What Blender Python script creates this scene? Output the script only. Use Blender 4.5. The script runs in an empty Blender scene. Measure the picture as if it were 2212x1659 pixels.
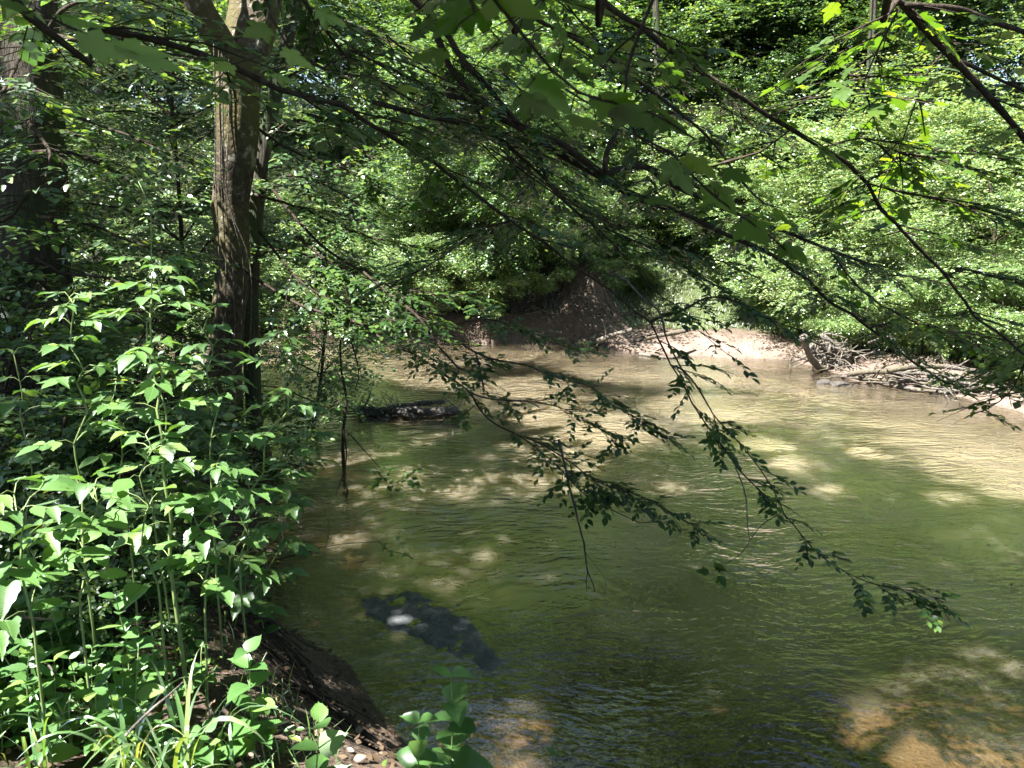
import bpy, math, random
import numpy as np
from mathutils import Vector

# ------------------------------------------------------------------ camera, sky, sun, exposure
scene = bpy.context.scene
col = scene.collection
PITCH = math.radians(14.0)
CAM = np.array([0.0, 0.0, 3.0])
cam_d = bpy.data.cameras.new('camera')
cam = bpy.data.objects.new('camera', cam_d)
col.objects.link(cam)
cam.location = CAM
cam.rotation_euler = (math.radians(90) - PITCH, 0, 0)
cam_d.sensor_width = 36
cam_d.lens = 26.5
cam_d.clip_start = 0.05
cam_d.clip_end = 2000
cam_d.dof.use_dof = True
cam_d.dof.focus_distance = 7.0
cam_d.dof.aperture_fstop = 9.0
scene.camera = cam

SUN_DIR = np.array([-0.36, -0.26, 0.90]); SUN_DIR /= np.linalg.norm(SUN_DIR)
SUN_EL = math.asin(SUN_DIR[2]); SUN_AZ = math.atan2(SUN_DIR[0], SUN_DIR[1])
w = bpy.data.worlds.new('World'); scene.world = w; w.use_nodes = True
nt = w.node_tree; nt.nodes.clear()
sky = nt.nodes.new('ShaderNodeTexSky'); sky.sky_type = 'NISHITA'; sky.sun_disc = False
sky.sun_elevation = SUN_EL; sky.sun_rotation = SUN_AZ % (2 * math.pi)
bg = nt.nodes.new('ShaderNodeBackground'); bg.inputs[1].default_value = 0.046
wo = nt.nodes.new('ShaderNodeOutputWorld')
nt.links.new(sky.outputs[0], bg.inputs[0]); nt.links.new(bg.outputs[0], wo.inputs[0])
sd = bpy.data.lights.new('sun', 'SUN'); sd.energy = 5.0; sd.angle = math.radians(0.5); sd.color = (1.0, 0.97, 0.93)
so = bpy.data.objects.new('sun', sd); col.objects.link(so)
so.rotation_euler = Vector(-SUN_DIR).to_track_quat('-Z', 'Y').to_euler()
scene.view_settings.view_transform = 'Standard'
scene.view_settings.look = 'None'
scene.view_settings.exposure = 2.9
scene.view_settings.gamma = 1
cy = scene.cycles
cy.max_bounces = 6; cy.diffuse_bounces = 3; cy.glossy_bounces = 3; cy.transmission_bounces = 4
cy.transparent_max_bounces = 6; cy.sample_clamp_indirect = 4.0
cy.use_denoising = True
cy.caustics_reflective = False; cy.caustics_refractive = False

# ------------------------------------------------------------------ geometry helpers
FPX = 1628.0
cp, sp = math.cos(PITCH), math.sin(PITCH)
def ray(u, v):
    a = (u - 1106.0) / FPX; b = -(v - 829.5) / FPX
    return np.array([a, cp + sp * b, -sp + cp * b])
def P(u, v, Y):
    d = ray(u, v); return CAM + d * (Y / d[1])
def W(u, v, z=0.0):
    d = ray(u, v); return CAM + d * ((z - CAM[2]) / d[2])
def nrm(a):
    return a / np.maximum(np.linalg.norm(a, axis=-1, keepdims=True), 1e-9)

def _h(ix, iy, seed):
    n = (ix.astype(np.int64) * 374761393 + iy.astype(np.int64) * 668265263 + seed * 974711) & 0x7fffffff
    n = ((n ^ (n >> 13)) * 1274126177) & 0x7fffffff
    return ((n ^ (n >> 16)) & 0xffff) / 65535.0
def vnoise(x, y, seed=0):
    ix = np.floor(x); iy = np.floor(y); fx = x - ix; fy = y - iy
    fx = fx * fx * (3 - 2 * fx); fy = fy * fy * (3 - 2 * fy)
    a = _h(ix, iy, seed); b = _h(ix + 1, iy, seed); c = _h(ix, iy + 1, seed); d = _h(ix + 1, iy + 1, seed)
    return (a * (1 - fx) + b * fx) * (1 - fy) + (c * (1 - fx) + d * fx) * fy
def fbm(x, y, seed=0, oct=4):
    s = 0; a = 0.5
    for k in range(oct):
        s = s + a * (vnoise(x, y, seed + k) - 0.5); x = x * 2.03; y = y * 2.03; a *= 0.5
    return s

def mesh_from(name, V, F, rnd=None, smooth=True, extra=None):
    """V (n,3); F list of (m,k) int arrays (k may differ between arrays)"""
    me = bpy.data.meshes.new(name)
    V = np.asarray(V, dtype=np.float32)
    me.vertices.add(len(V)); me.vertices.foreach_set('co', V.ravel())
    loops = np.concatenate([f.ravel() for f in F]).astype(np.int32)
    tot = np.concatenate([np.full(len(f), f.shape[1]) for f in F]).astype(np.int32)
    st = np.concatenate([[0], np.cumsum(tot)[:-1]]).astype(np.int32)
    me.loops.add(len(loops)); me.loops.foreach_set('vertex_index', loops)
    me.polygons.add(len(tot)); me.polygons.foreach_set('loop_start', st)
    me.polygons.foreach_set('loop_total', tot)
    me.polygons.foreach_set('use_smooth', np.full(len(tot), smooth))
    if rnd is not None:
        at = me.attributes.new('rnd', 'FLOAT', 'POINT'); at.data.foreach_set('value', np.asarray(rnd, dtype=np.float32))
    for k, a in (extra or {}).items():
        at = me.attributes.new(k, 'FLOAT', 'POINT'); at.data.foreach_set('value', np.asarray(a, dtype=np.float32))
    me.update(calc_edges=True)
    return me

class Tubes:
    def __init__(s): s.V = []; s.F = []; s.C = []; s.R = []; s.n = 0
    def add(s, pts, rad, k=6, cap=True, rough=0.0, rng=None):
        pts = np.asarray(pts, float); m = len(pts)
        rad = np.broadcast_to(np.asarray(rad, float), (m,)) if np.ndim(rad) else np.full(m, float(rad))
        t = np.gradient(pts, axis=0); t = nrm(t)
        ref = np.array([0.0, 0, 1]) if abs(t[:, 2]).mean() < 0.8 else np.array([0.0, 1, 0])
        u = nrm(np.cross(t, ref)); v = np.cross(u, t)
        a = np.arange(k) * 2 * math.pi / k
        rr = rad[:, None] * np.ones((1, k))
        if rough and rng is not None: rr = rr * (1 + rough * (rng.random((m, k)) - 0.5))
        ring = pts[:, None, :] + rr[..., None] * (np.cos(a)[None, :, None] * u[:, None, :] + np.sin(a)[None, :, None] * v[:, None, :])
        s.V.append(ring.reshape(-1, 3))
        i = np.arange(m - 1)[:, None] * k; j = np.arange(k)[None, :]; j2 = (j + 1) % k
        q = np.stack([i + j, i + j2, i + k + j2, i + k + j], -1).reshape(-1, 4) + s.n
        s.F.append(q)
        if cap:
            s.C.append((np.arange(k)[::-1] + s.n)[None, :]); s.C.append((np.arange(k) + s.n + (m - 1) * k)[None, :])
        s.n += m * k
    def mesh(s, name):
        V = np.concatenate(s.V)
        return mesh_from(name, V, s.F + s.C, rnd=np.zeros(len(V)))

def spline(pts, step=0.08, wob=0.0, rng=None):
    pts = np.asarray(pts, float)
    if len(pts) == 2: pts = np.array([pts[0], (pts[0] + pts[1]) / 2, pts[1]])
    p = np.vstack([2 * pts[0] - pts[1], pts, 2 * pts[-1] - pts[-2]])
    out = []
    for i in range(1, len(p) - 2):
        n = max(2, int(np.linalg.norm(p[i + 1] - p[i]) / step))
        t = np.linspace(0, 1, n, endpoint=False)[:, None]
        out.append(0.5 * ((2 * p[i]) + (-p[i - 1] + p[i + 1]) * t + (2 * p[i - 1] - 5 * p[i] + 4 * p[i + 1] - p[i + 2]) * t ** 2
                          + (-p[i - 1] + 3 * p[i] - 3 * p[i + 1] + p[i + 2]) * t ** 3))
    out.append(p[-2][None, :])
    o = np.vstack(out)
    if wob and rng is not None:
        n = rng.normal(0, wob, o.shape); k = np.ones(3) / 3
        for c in range(3): n[:, c] = np.convolve(n[:, c], k, 'same')
        n[0] = 0; o = o + n
    return o

# leaf templates: (verts, tris) with x along the leaf from 0 to 1, y across, z the normal
def outline_leaf(xs, ws, fold=0.12, curl=0.10, serr=0.0):
    xs = np.asarray(xs, float); ws = np.asarray(ws, float)
    V = []; n = len(xs)
    for i in range(n):
        V.append((xs[i], 0, -curl * xs[i] ** 2))
    for sgn in (1, -1):
        for i in range(n):
            wv = ws[i] * (1 + (serr if i % 2 else -serr))
            V.append((xs[i] + (0.03 if i % 2 else -0.01), sgn * wv, fold * wv * 1.6 - curl * xs[i] ** 2))
    F = []
    for i in range(n - 1):
        F += [(i, i + 1, n + i + 1), (i, n + i + 1, n + i)]
        F += [(i + 1, i, 2 * n + i), (i + 1, 2 * n + i, 2 * n + i + 1)]
    return np.array(V, float), np.array(F)
L_OVATE = outline_leaf([0, .12, .3, .5, .72, .88, 1.0], [0.0, .17, .27, .28, .19, .08, 0.0])
L_SERR = outline_leaf([0, .07, .15, .24, .33, .43, .53, .63, .72, .82, .9, 1.0], [0, .12, .20, .25, .27, .265, .24, .20, .15, .09, .05, 0], serr=0.05, fold=.16, curl=.16)
L_BROAD = outline_leaf([0, .08, .22, .4, .6, .8, .92, 1.0], [0.06, .24, .36, .38, .30, .15, .05, 0.0], fold=.18, curl=.2)
L_SIMPLE = (np.array([(0, 0, 0), (.5, .27, .05), (1, 0, -.06), (.5, -.27, .05)], float), np.array([(0, 2, 1), (0, 3, 2)]))
L_SMALL6 = (np.array([(0, 0, 0), (.3, .25, .04), (.72, .2, .02), (1, 0, -.08), (.72, -.2, .02), (.3, -.25, .04)], float),
            np.array([(0, 3, 1), (1, 3, 2), (0, 5, 3), (5, 4, 3)]))
def maple():
    pts = [(0, 0.0), (-.06, .12), (.02, .34), (.16, .30), (.20, .42), (.40, .58), (.46, .40), (.44, .26), (.60, .30), (.68, .22), (.78, .16), (1.0, 0.0)]
    o = pts + [(x, -y) for x, y in pts[-2:0:-1]]
    V = [(.3, 0, 0)] + [(x, y, -0.10 * x * x - 0.22 * y * y + (0.03 if i % 3 == 0 else 0)) for i, (x, y) in enumerate(o)]
    n = len(o)
    return np.array(V, float), np.array([(0, 1 + (i + 1) % n, 1 + i) for i in range(n)])
L_MAPLE = maple()

class Leaves:
    veins = True
    def __init__(s, filt=None): s.V = []; s.F = []; s.R = []; s.X = []; s.Y = []; s.n = 0; s.filt = filt
    def add(s, tpl, pos, d, nr, size, rng, rnd=None):
        pos = np.asarray(pos, float).reshape(-1, 3)
        d = nrm(np.broadcast_to(d, pos.shape)); nr = np.broadcast_to(nr, pos.shape)
        size = np.broadcast_to(size, (len(pos),))
        if s.filt is not None and len(pos):
            k = s.filt(pos); pos = pos[k]; d = d[k]; nr = nr[k]; size = size[k]
        m = len(pos)
        if m == 0: return
        side = nrm(np.cross(nr, d)); nr = np.cross(d, side)
        size = np.broadcast_to(size, (m,))
        tv, tf = tpl
        tv = tv[None] * np.ones((m, 1, 1))
        tv[:, :, 1] *= rng.uniform(.8, 1.2, (m, 1))          # each leaf its own width and curl
        tv[:, :, 2] *= rng.uniform(-.3, 2.2, (m, 1))
        v = pos[:, None] + size[:, None, None] * (tv[..., 0:1] * d[:, None] + tv[..., 1:2] * side[:, None] + tv[..., 2:3] * nr[:, None])
        s.V.append(v.reshape(-1, 3))
        s.F.append((tf[None] + (np.arange(m) * tv.shape[1])[:, None, None]).reshape(-1, 3) + s.n)
        r = rng.random(m) if rnd is None else np.broadcast_to(rnd, (m,))
        s.R.append(np.repeat(r, tv.shape[1]))
        s.X.append(np.tile(tpl[0][:, 0], m)); s.Y.append(np.tile(np.abs(tpl[0][:, 1]), m))
        s.n += m * tv.shape[1]
    def mesh(s, name, smooth=True):
        return mesh_from(name, np.concatenate(s.V), [np.concatenate(s.F)], rnd=np.concatenate(s.R), smooth=smooth,
                         extra={'lx': np.concatenate(s.X), 'ly': np.concatenate(s.Y)} if s.veins else None)

def put(name, me, mat, parent=None, kind=None, loc=None):
    o = bpy.data.objects.new(name, me); col.objects.link(o)
    if mat is not None and not me.materials: me.materials.append(mat)
    if parent is not None: o.parent = parent
    if kind: o['kind'] = kind
    if loc is not None: o.location = loc
    return o
def tag(o, label, cat, group=None, kind=None):
    if label: o['label'] = label
    if cat: o['category'] = cat
    if group: o['group'] = group
    if kind: o['kind'] = kind
    return o
def thing(name, loc, label, cat, group=None, rz=0, s=1):
    o = bpy.data.objects.new(name, None); col.objects.link(o); o.location = loc
    o.rotation_euler = (0, 0, rz); o.scale = (s, s, s) if np.ndim(s) == 0 else s
    o.empty_display_size = 0.2
    return tag(o, label, cat, group)
def copy_thing(root, loc, rz, s, label, group=None):
    r = root.copy(); col.objects.link(r); r.location = loc; r.rotation_euler = (0, 0, rz)
    r.scale = (s, s, s) if np.ndim(s) == 0 else s
    r['label'] = label
    if group: r['group'] = group
    elif 'group' in r: del r['group']
    for ch in list(root.children):
        c = ch.copy(); col.objects.link(c); c.parent = r
        for g in ch.children:
            d = g.copy(); col.objects.link(d); d.parent = c
    return r

# ------------------------------------------------------------------ materials
def newmat(name):
    m = bpy.data.materials.new(name); m.use_nodes = True; m.node_tree.nodes.clear()
    return m, m.node_tree
def N(nt, t, **kw):
    n = nt.nodes.new(t)
    for k, v in kw.items():
        if k.startswith('i_'):
            n.inputs[int(k[2:]) if k[2:].isdigit() else k[2:].replace('_', ' ')].default_value = v
        else: setattr(n, k, v)
    return n
def ramp(nt, fac, stops):
    r = nt.nodes.new('ShaderNodeValToRGB')
    while len(r.color_ramp.elements) < len(stops): r.color_ramp.elements.new(0.5)
    for e, (p, c) in zip(r.color_ramp.elements, stops): e.position = p; e.color = (*c, 1) if len(c) == 3 else c
    nt.links.new(fac, r.inputs[0]); return r.outputs[0]

def leaf_mat(name, c0, c1, c2=None, trans=0.42, gloss=0.07, rough=0.38, veins=False):
    m, nt = newmat(name)
    a = N(nt, 'ShaderNodeAttribute', attribute_name='rnd')
    stops = [(0.0, c0), (0.75, c1)] + ([(0.97, c2)] if c2 else [])
    c = ramp(nt, a.outputs['Fac'], stops)
    tc = N(nt, 'ShaderNodeMix', data_type='RGBA', blend_type='MULTIPLY'); tc.inputs[0].default_value = 1.0
    tc.inputs[7].default_value = (2.3, 2.1, 0.7, 1)
    nt.links.new(c, tc.inputs[6])
    bump = None
    if veins:
        ax = N(nt, 'ShaderNodeAttribute', attribute_name='lx'); ay = N(nt, 'ShaderNodeAttribute', attribute_name='ly')
        w1 = N(nt, 'ShaderNodeMath', operation='MULTIPLY_ADD'); nt.links.new(ay.outputs['Fac'], w1.inputs[0]); w1.inputs[1].default_value = -.8; nt.links.new(ax.outputs['Fac'], w1.inputs[2])
        w2 = N(nt, 'ShaderNodeMath', operation='MULTIPLY'); nt.links.new(w1.outputs[0], w2.inputs[0]); w2.inputs[1].default_value = 62.0
        w3 = N(nt, 'ShaderNodeMath', operation='SINE'); nt.links.new(w2.outputs[0], w3.inputs[0])
        w4 = N(nt, 'ShaderNodeMath', operation='POWER', use_clamp=True); nt.links.new(w3.outputs[0], w4.inputs[0]); w4.inputs[1].default_value = 6.0
        md = N(nt, 'ShaderNodeMapRange', clamp=True); nt.links.new(ay.outputs['Fac'], md.inputs[0]); md.inputs[1].default_value = 0.0; md.inputs[2].default_value = .03; md.inputs[3].default_value = 1.0; md.inputs[4].default_value = 0.0
        mx_ = N(nt, 'ShaderNodeMath', operation='MAXIMUM'); nt.links.new(w4.outputs[0], mx_.inputs[0]); nt.links.new(md.outputs[0], mx_.inputs[1])
        vs = N(nt, 'ShaderNodeMath', operation='MULTIPLY'); nt.links.new(mx_.outputs[0], vs.inputs[0]); vs.inputs[1].default_value = .35
        vm = N(nt, 'ShaderNodeMix', data_type='RGBA'); nt.links.new(vs.outputs[0], vm.inputs[0]); nt.links.new(c, vm.inputs[6]); vm.inputs[7].default_value = (c1[0] * 2.2, c1[1] * 1.6, c1[2] * 2.0, 1)
        c = vm.outputs[2]
        bump = N(nt, 'ShaderNodeBump', i_Strength=.5, i_Distance=.004, invert=True); nt.links.new(mx_.outputs[0], bump.inputs['Height'])
    d = N(nt, 'ShaderNodeBsdfDiffuse'); nt.links.new(c, d.inputs[0])
    if bump: nt.links.new(bump.outputs[0], d.inputs['Normal'])
    t = N(nt, 'ShaderNodeBsdfTranslucent'); nt.links.new(tc.outputs[2], t.inputs[0])
    g = N(nt, 'ShaderNodeBsdfGlossy'); g.inputs['Roughness'].default_value = rough; g.inputs[0].default_value = (.9, .95, 1, 1)
    mx = N(nt, 'ShaderNodeMixShader'); mx.inputs[0].default_value = trans
    nt.links.new(d.outputs[0], mx.inputs[1]); nt.links.new(t.outputs[0], mx.inputs[2])
    lw = N(nt, 'ShaderNodeFresnel'); lw.inputs[0].default_value = 1.42
    ad = N(nt, 'ShaderNodeMath', operation='MULTIPLY_ADD'); nt.links.new(lw.outputs[0], ad.inputs[0])
    ad.inputs[1].default_value = gloss * 6; ad.inputs[2].default_value = gloss * 0.6
    m2 = N(nt, 'ShaderNodeMixShader'); nt.links.new(ad.outputs[0], m2.inputs[0])
    nt.links.new(mx.outputs[0], m2.inputs[1]); nt.links.new(g.outputs[0], m2.inputs[2])
    o = N(nt, 'ShaderNodeOutputMaterial'); nt.links.new(m2.outputs[0], o.inputs[0])
    return m
M = {}
M['leaf_elm'] = leaf_mat('elm_leaf', (.016, .045, .009), (.042, .095, .017), (.09, .14, .025), gloss=.035)
M['leaf_maple'] = leaf_mat('maple_leaf', (.030, .075, .010), (.065, .135, .014), (.12, .18, .02), trans=.58, gloss=.03, veins=True)
M['leaf_elder'] = leaf_mat('elder_leaf', (.040, .105, .024), (.085, .180, .042), (.13, .22, .05), trans=.38, gloss=.06, veins=True)
M['leaf_herb'] = leaf_mat('herb_leaf', (.040, .110, .026), (.080, .185, .045), (.15, .24, .05), trans=.40, gloss=.05, veins=True)
M['leaf_wood'] = leaf_mat('wood_leaf', (.016, .048, .009), (.070, .145, .024), (.17, .24, .05), gloss=.07, trans=.48)
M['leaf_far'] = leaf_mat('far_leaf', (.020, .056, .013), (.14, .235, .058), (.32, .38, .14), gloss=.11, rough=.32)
M['leaf_vine'] = leaf_mat('vine_leaf', (.035, .085, .022), (.16, .245, .075), (.32, .36, .16), gloss=.08)
M['grass'] = leaf_mat('grass_blade', (.05, .12, .03), (.10, .20, .05), (.24, .26, .09), trans=.35, gloss=.08, rough=.32)
M['litter'] = leaf_mat('dead_leaf', (.04, .028, .018), (.10, .07, .045), (.22, .165, .11), trans=.15, gloss=.02)

def bark_mat(name, c0, c1, c2, scale=6.0, stretch=0.18, bump=0.6, moss=None, gloss=.15, lichen=None):
    m, nt = newmat(name)
    tc = N(nt, 'ShaderNodeTexCoord'); mp = N(nt, 'ShaderNodeMapping'); mp.inputs['Scale'].default_value = (1, 1, stretch)
    nt.links.new(tc.outputs['Object'], mp.inputs[0])
    n1 = N(nt, 'ShaderNodeTexNoise', i_Scale=scale * 4, i_Detail=8.0, i_Roughness=.7); nt.links.new(mp.outputs[0], n1.inputs[0])
    v = N(nt, 'ShaderNodeTexVoronoi', i_Scale=scale * 5, feature='DISTANCE_TO_EDGE'); nt.links.new(mp.outputs[0], v.inputs[0])
    n2 = N(nt, 'ShaderNodeTexNoise', i_Scale=scale * .35, i_Detail=5.0); nt.links.new(tc.outputs['Object'], n2.inputs[0])
    c = ramp(nt, n1.outputs[0], [(.3, c0), (.52, c1), (.72, c2)])
    col_out = c
    if moss:
        f = ramp(nt, n2.outputs[0], [(.48, (0, 0, 0)), (.62, (1, 1, 1))])
        mx = N(nt, 'ShaderNodeMix', data_type='RGBA'); nt.links.new(f, mx.inputs[0]); nt.links.new(c, mx.inputs[6])
        mx.inputs[7].default_value = (*moss, 1); col_out = mx.outputs[2]
    if lichen:
        n5 = N(nt, 'ShaderNodeTexNoise', i_Scale=scale * 1.6, i_Detail=9.0, i_Roughness=.72); nt.links.new(tc.outputs['Object'], n5.inputs[0])
        f5 = ramp(nt, n5.outputs[0], [(.57, (0, 0, 0)), (.63, (.85, .85, .85))])
        m5 = N(nt, 'ShaderNodeMix', data_type='RGBA'); nt.links.new(f5, m5.inputs[0]); nt.links.new(col_out, m5.inputs[6]); m5.inputs[7].default_value = (*lichen, 1); col_out = m5.outputs[2]
    b = N(nt, 'ShaderNodeBsdfPrincipled'); nt.links.new(col_out, b.inputs['Base Color'])
    b.inputs['Roughness'].default_value = .85; b.inputs['Specular IOR Level'].default_value = gloss
    ad = N(nt, 'ShaderNodeMath', operation='ADD')
    nt.links.new(n1.outputs[0], ad.inputs[0])
    vm = N(nt, 'ShaderNodeMath', operation='MINIMUM'); nt.links.new(v.outputs['Distance'], vm.inputs[0]); vm.inputs[1].default_value = .25
    nt.links.new(vm.outputs[0], ad.inputs[1])
    bp = N(nt, 'ShaderNodeBump', i_Strength=bump, i_Distance=.03); nt.links.new(ad.outputs[0], bp.inputs['Height'])
    nt.links.new(bp.outputs[0], b.inputs['Normal'])
    o = N(nt, 'ShaderNodeOutputMaterial'); nt.links.new(b.outputs[0], o.inputs[0])
    return m
M['bark'] = bark_mat('grey_bark', (.022, .017, .012), (.060, .047, .032), (.15, .13, .10), scale=4, stretch=.7, bump=.6, moss=(.075, .065, .028), lichen=(.27, .25, .20))
M['bark_dark'] = bark_mat('furrowed_bark', (.020, .018, .014), (.055, .048, .036), (.115, .10, .08), scale=7, stretch=.12, bump=1.0, moss=(.045, .06, .03))
M['twig'] = bark_mat('twig_bark', (.016, .012, .009), (.035, .026, .019), (.08, .06, .045), scale=9, stretch=1, bump=.3)
M['dead'] = bark_mat('dead_wood', (.035, .030, .025), (.105, .092, .078), (.25, .225, .195), scale=6, stretch=.6, bump=.8, moss=(.10, .085, .06))
M['wet'] = bark_mat('wet_wood', (.012, .010, .008), (.04, .032, .025), (.12, .10, .08), scale=10, stretch=.8, bump=.8, gloss=.7)
M['clay'] = bark_mat('grey_clay', (.038, .043, .045), (.070, .078, .080), (.125, .135, .132), scale=3, stretch=1, bump=.8, gloss=.6)
def stem_mat(name, c):
    m, nt = newmat(name)
    b = N(nt, 'ShaderNodeBsdfPrincipled'); b.inputs['Roughness'].default_value = .5
    n = N(nt, 'ShaderNodeTexNoise', i_Scale=30.0)
    nt.links.new(ramp(nt, n.outputs[0], [(.35, tuple(x * .7 for x in c)), (.65, c)]), b.inputs['Base Color'])
    o = N(nt, 'ShaderNodeOutputMaterial'); nt.links.new(b.outputs[0], o.inputs[0]); return m
M['stem'] = stem_mat('green_stem', (.16, .22, .07))

def ground_mat():
    m, nt = newmat('bank_soil')
    tc = N(nt, 'ShaderNodeTexCoord')
    n1 = N(nt, 'ShaderNodeTexNoise', i_Scale=2.2, i_Detail=10.0, i_Roughness=.65)
    n2 = N(nt, 'ShaderNodeTexNoise', i_Scale=22.0, i_Detail=8.0, i_Roughness=.75)
    n3 = N(nt, 'ShaderNodeTexVoronoi', i_Scale=38.0)
    for n in (n1, n2, n3): nt.links.new(tc.outputs['Object'], n.inputs[0])
    soil = ramp(nt, n2.outputs[0], [(.3, (.030, .020, .013)), (.5, (.070, .048, .032)), (.7, (.15, .11, .08))])
    sand = ramp(nt, n2.outputs[0], [(.3, (.12, .088, .070)), (.5, (.18, .135, .108)), (.72, (.26, .205, .17))])
    green = ramp(nt, n2.outputs[0], [(.35, (.03, .045, .018)), (.6, (.07, .10, .03))])
    a = N(nt, 'ShaderNodeAttribute', attribute_name='sand'); g = N(nt, 'ShaderNodeAttribute', attribute_name='green')
    m1 = N(nt, 'ShaderNodeMix', data_type='RGBA'); nt.links.new(a.outputs['Fac'], m1.inputs[0]); nt.links.new(soil, m1.inputs[6]); nt.links.new(sand, m1.inputs[7])
    m2 = N(nt, 'ShaderNodeMix', data_type='RGBA'); nt.links.new(g.outputs['Fac'], m2.inputs[0]); nt.links.new(m1.outputs[2], m2.inputs[6]); nt.links.new(green, m2.inputs[7])
    wt_ = N(nt, 'ShaderNodeAttribute', attribute_name='wet')
    m3 = N(nt, 'ShaderNodeMix', data_type='RGBA', blend_type='MULTIPLY'); nt.links.new(wt_.outputs['Fac'], m3.inputs[0]); nt.links.new(m2.outputs[2], m3.inputs[6]); m3.inputs[7].default_value = (.42, .36, .32, 1)
    n8 = ramp(nt, n1.outputs[0], [(.35, (.62, .60, .58)), (.62, (1.0, 1.0, 1.0))])
    m4 = N(nt, 'ShaderNodeMix', data_type='RGBA', blend_type='MULTIPLY'); m4.inputs[0].default_value = 1.0; nt.links.new(m3.outputs[2], m4.inputs[6]); nt.links.new(n8, m4.inputs[7])
    b = N(nt, 'ShaderNodeBsdfPrincipled'); b.inputs['Specular IOR Level'].default_value = .3
    rr = N(nt, 'ShaderNodeMapRange', clamp=True); nt.links.new(wt_.outputs['Fac'], rr.inputs[0]); rr.inputs[3].default_value = .9; rr.inputs[4].default_value = .35; nt.links.new(rr.outputs[0], b.inputs['Roughness'])
    nt.links.new(m4.outputs[2], b.inputs['Base Color'])
    s = N(nt, 'ShaderNodeMath', operation='ADD'); nt.links.new(n2.outputs[0], s.inputs[0]); nt.links.new(n3.outputs['Distance'], s.inputs[1])
    bp = N(nt, 'ShaderNodeBump', i_Strength=.7, i_Distance=.04); nt.links.new(s.outputs[0], bp.inputs['Height']); nt.links.new(bp.outputs[0], b.inputs['Normal'])
    o = N(nt, 'ShaderNodeOutputMaterial'); nt.links.new(b.outputs[0], o.inputs[0]); return m
M['ground'] = ground_mat()

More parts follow.
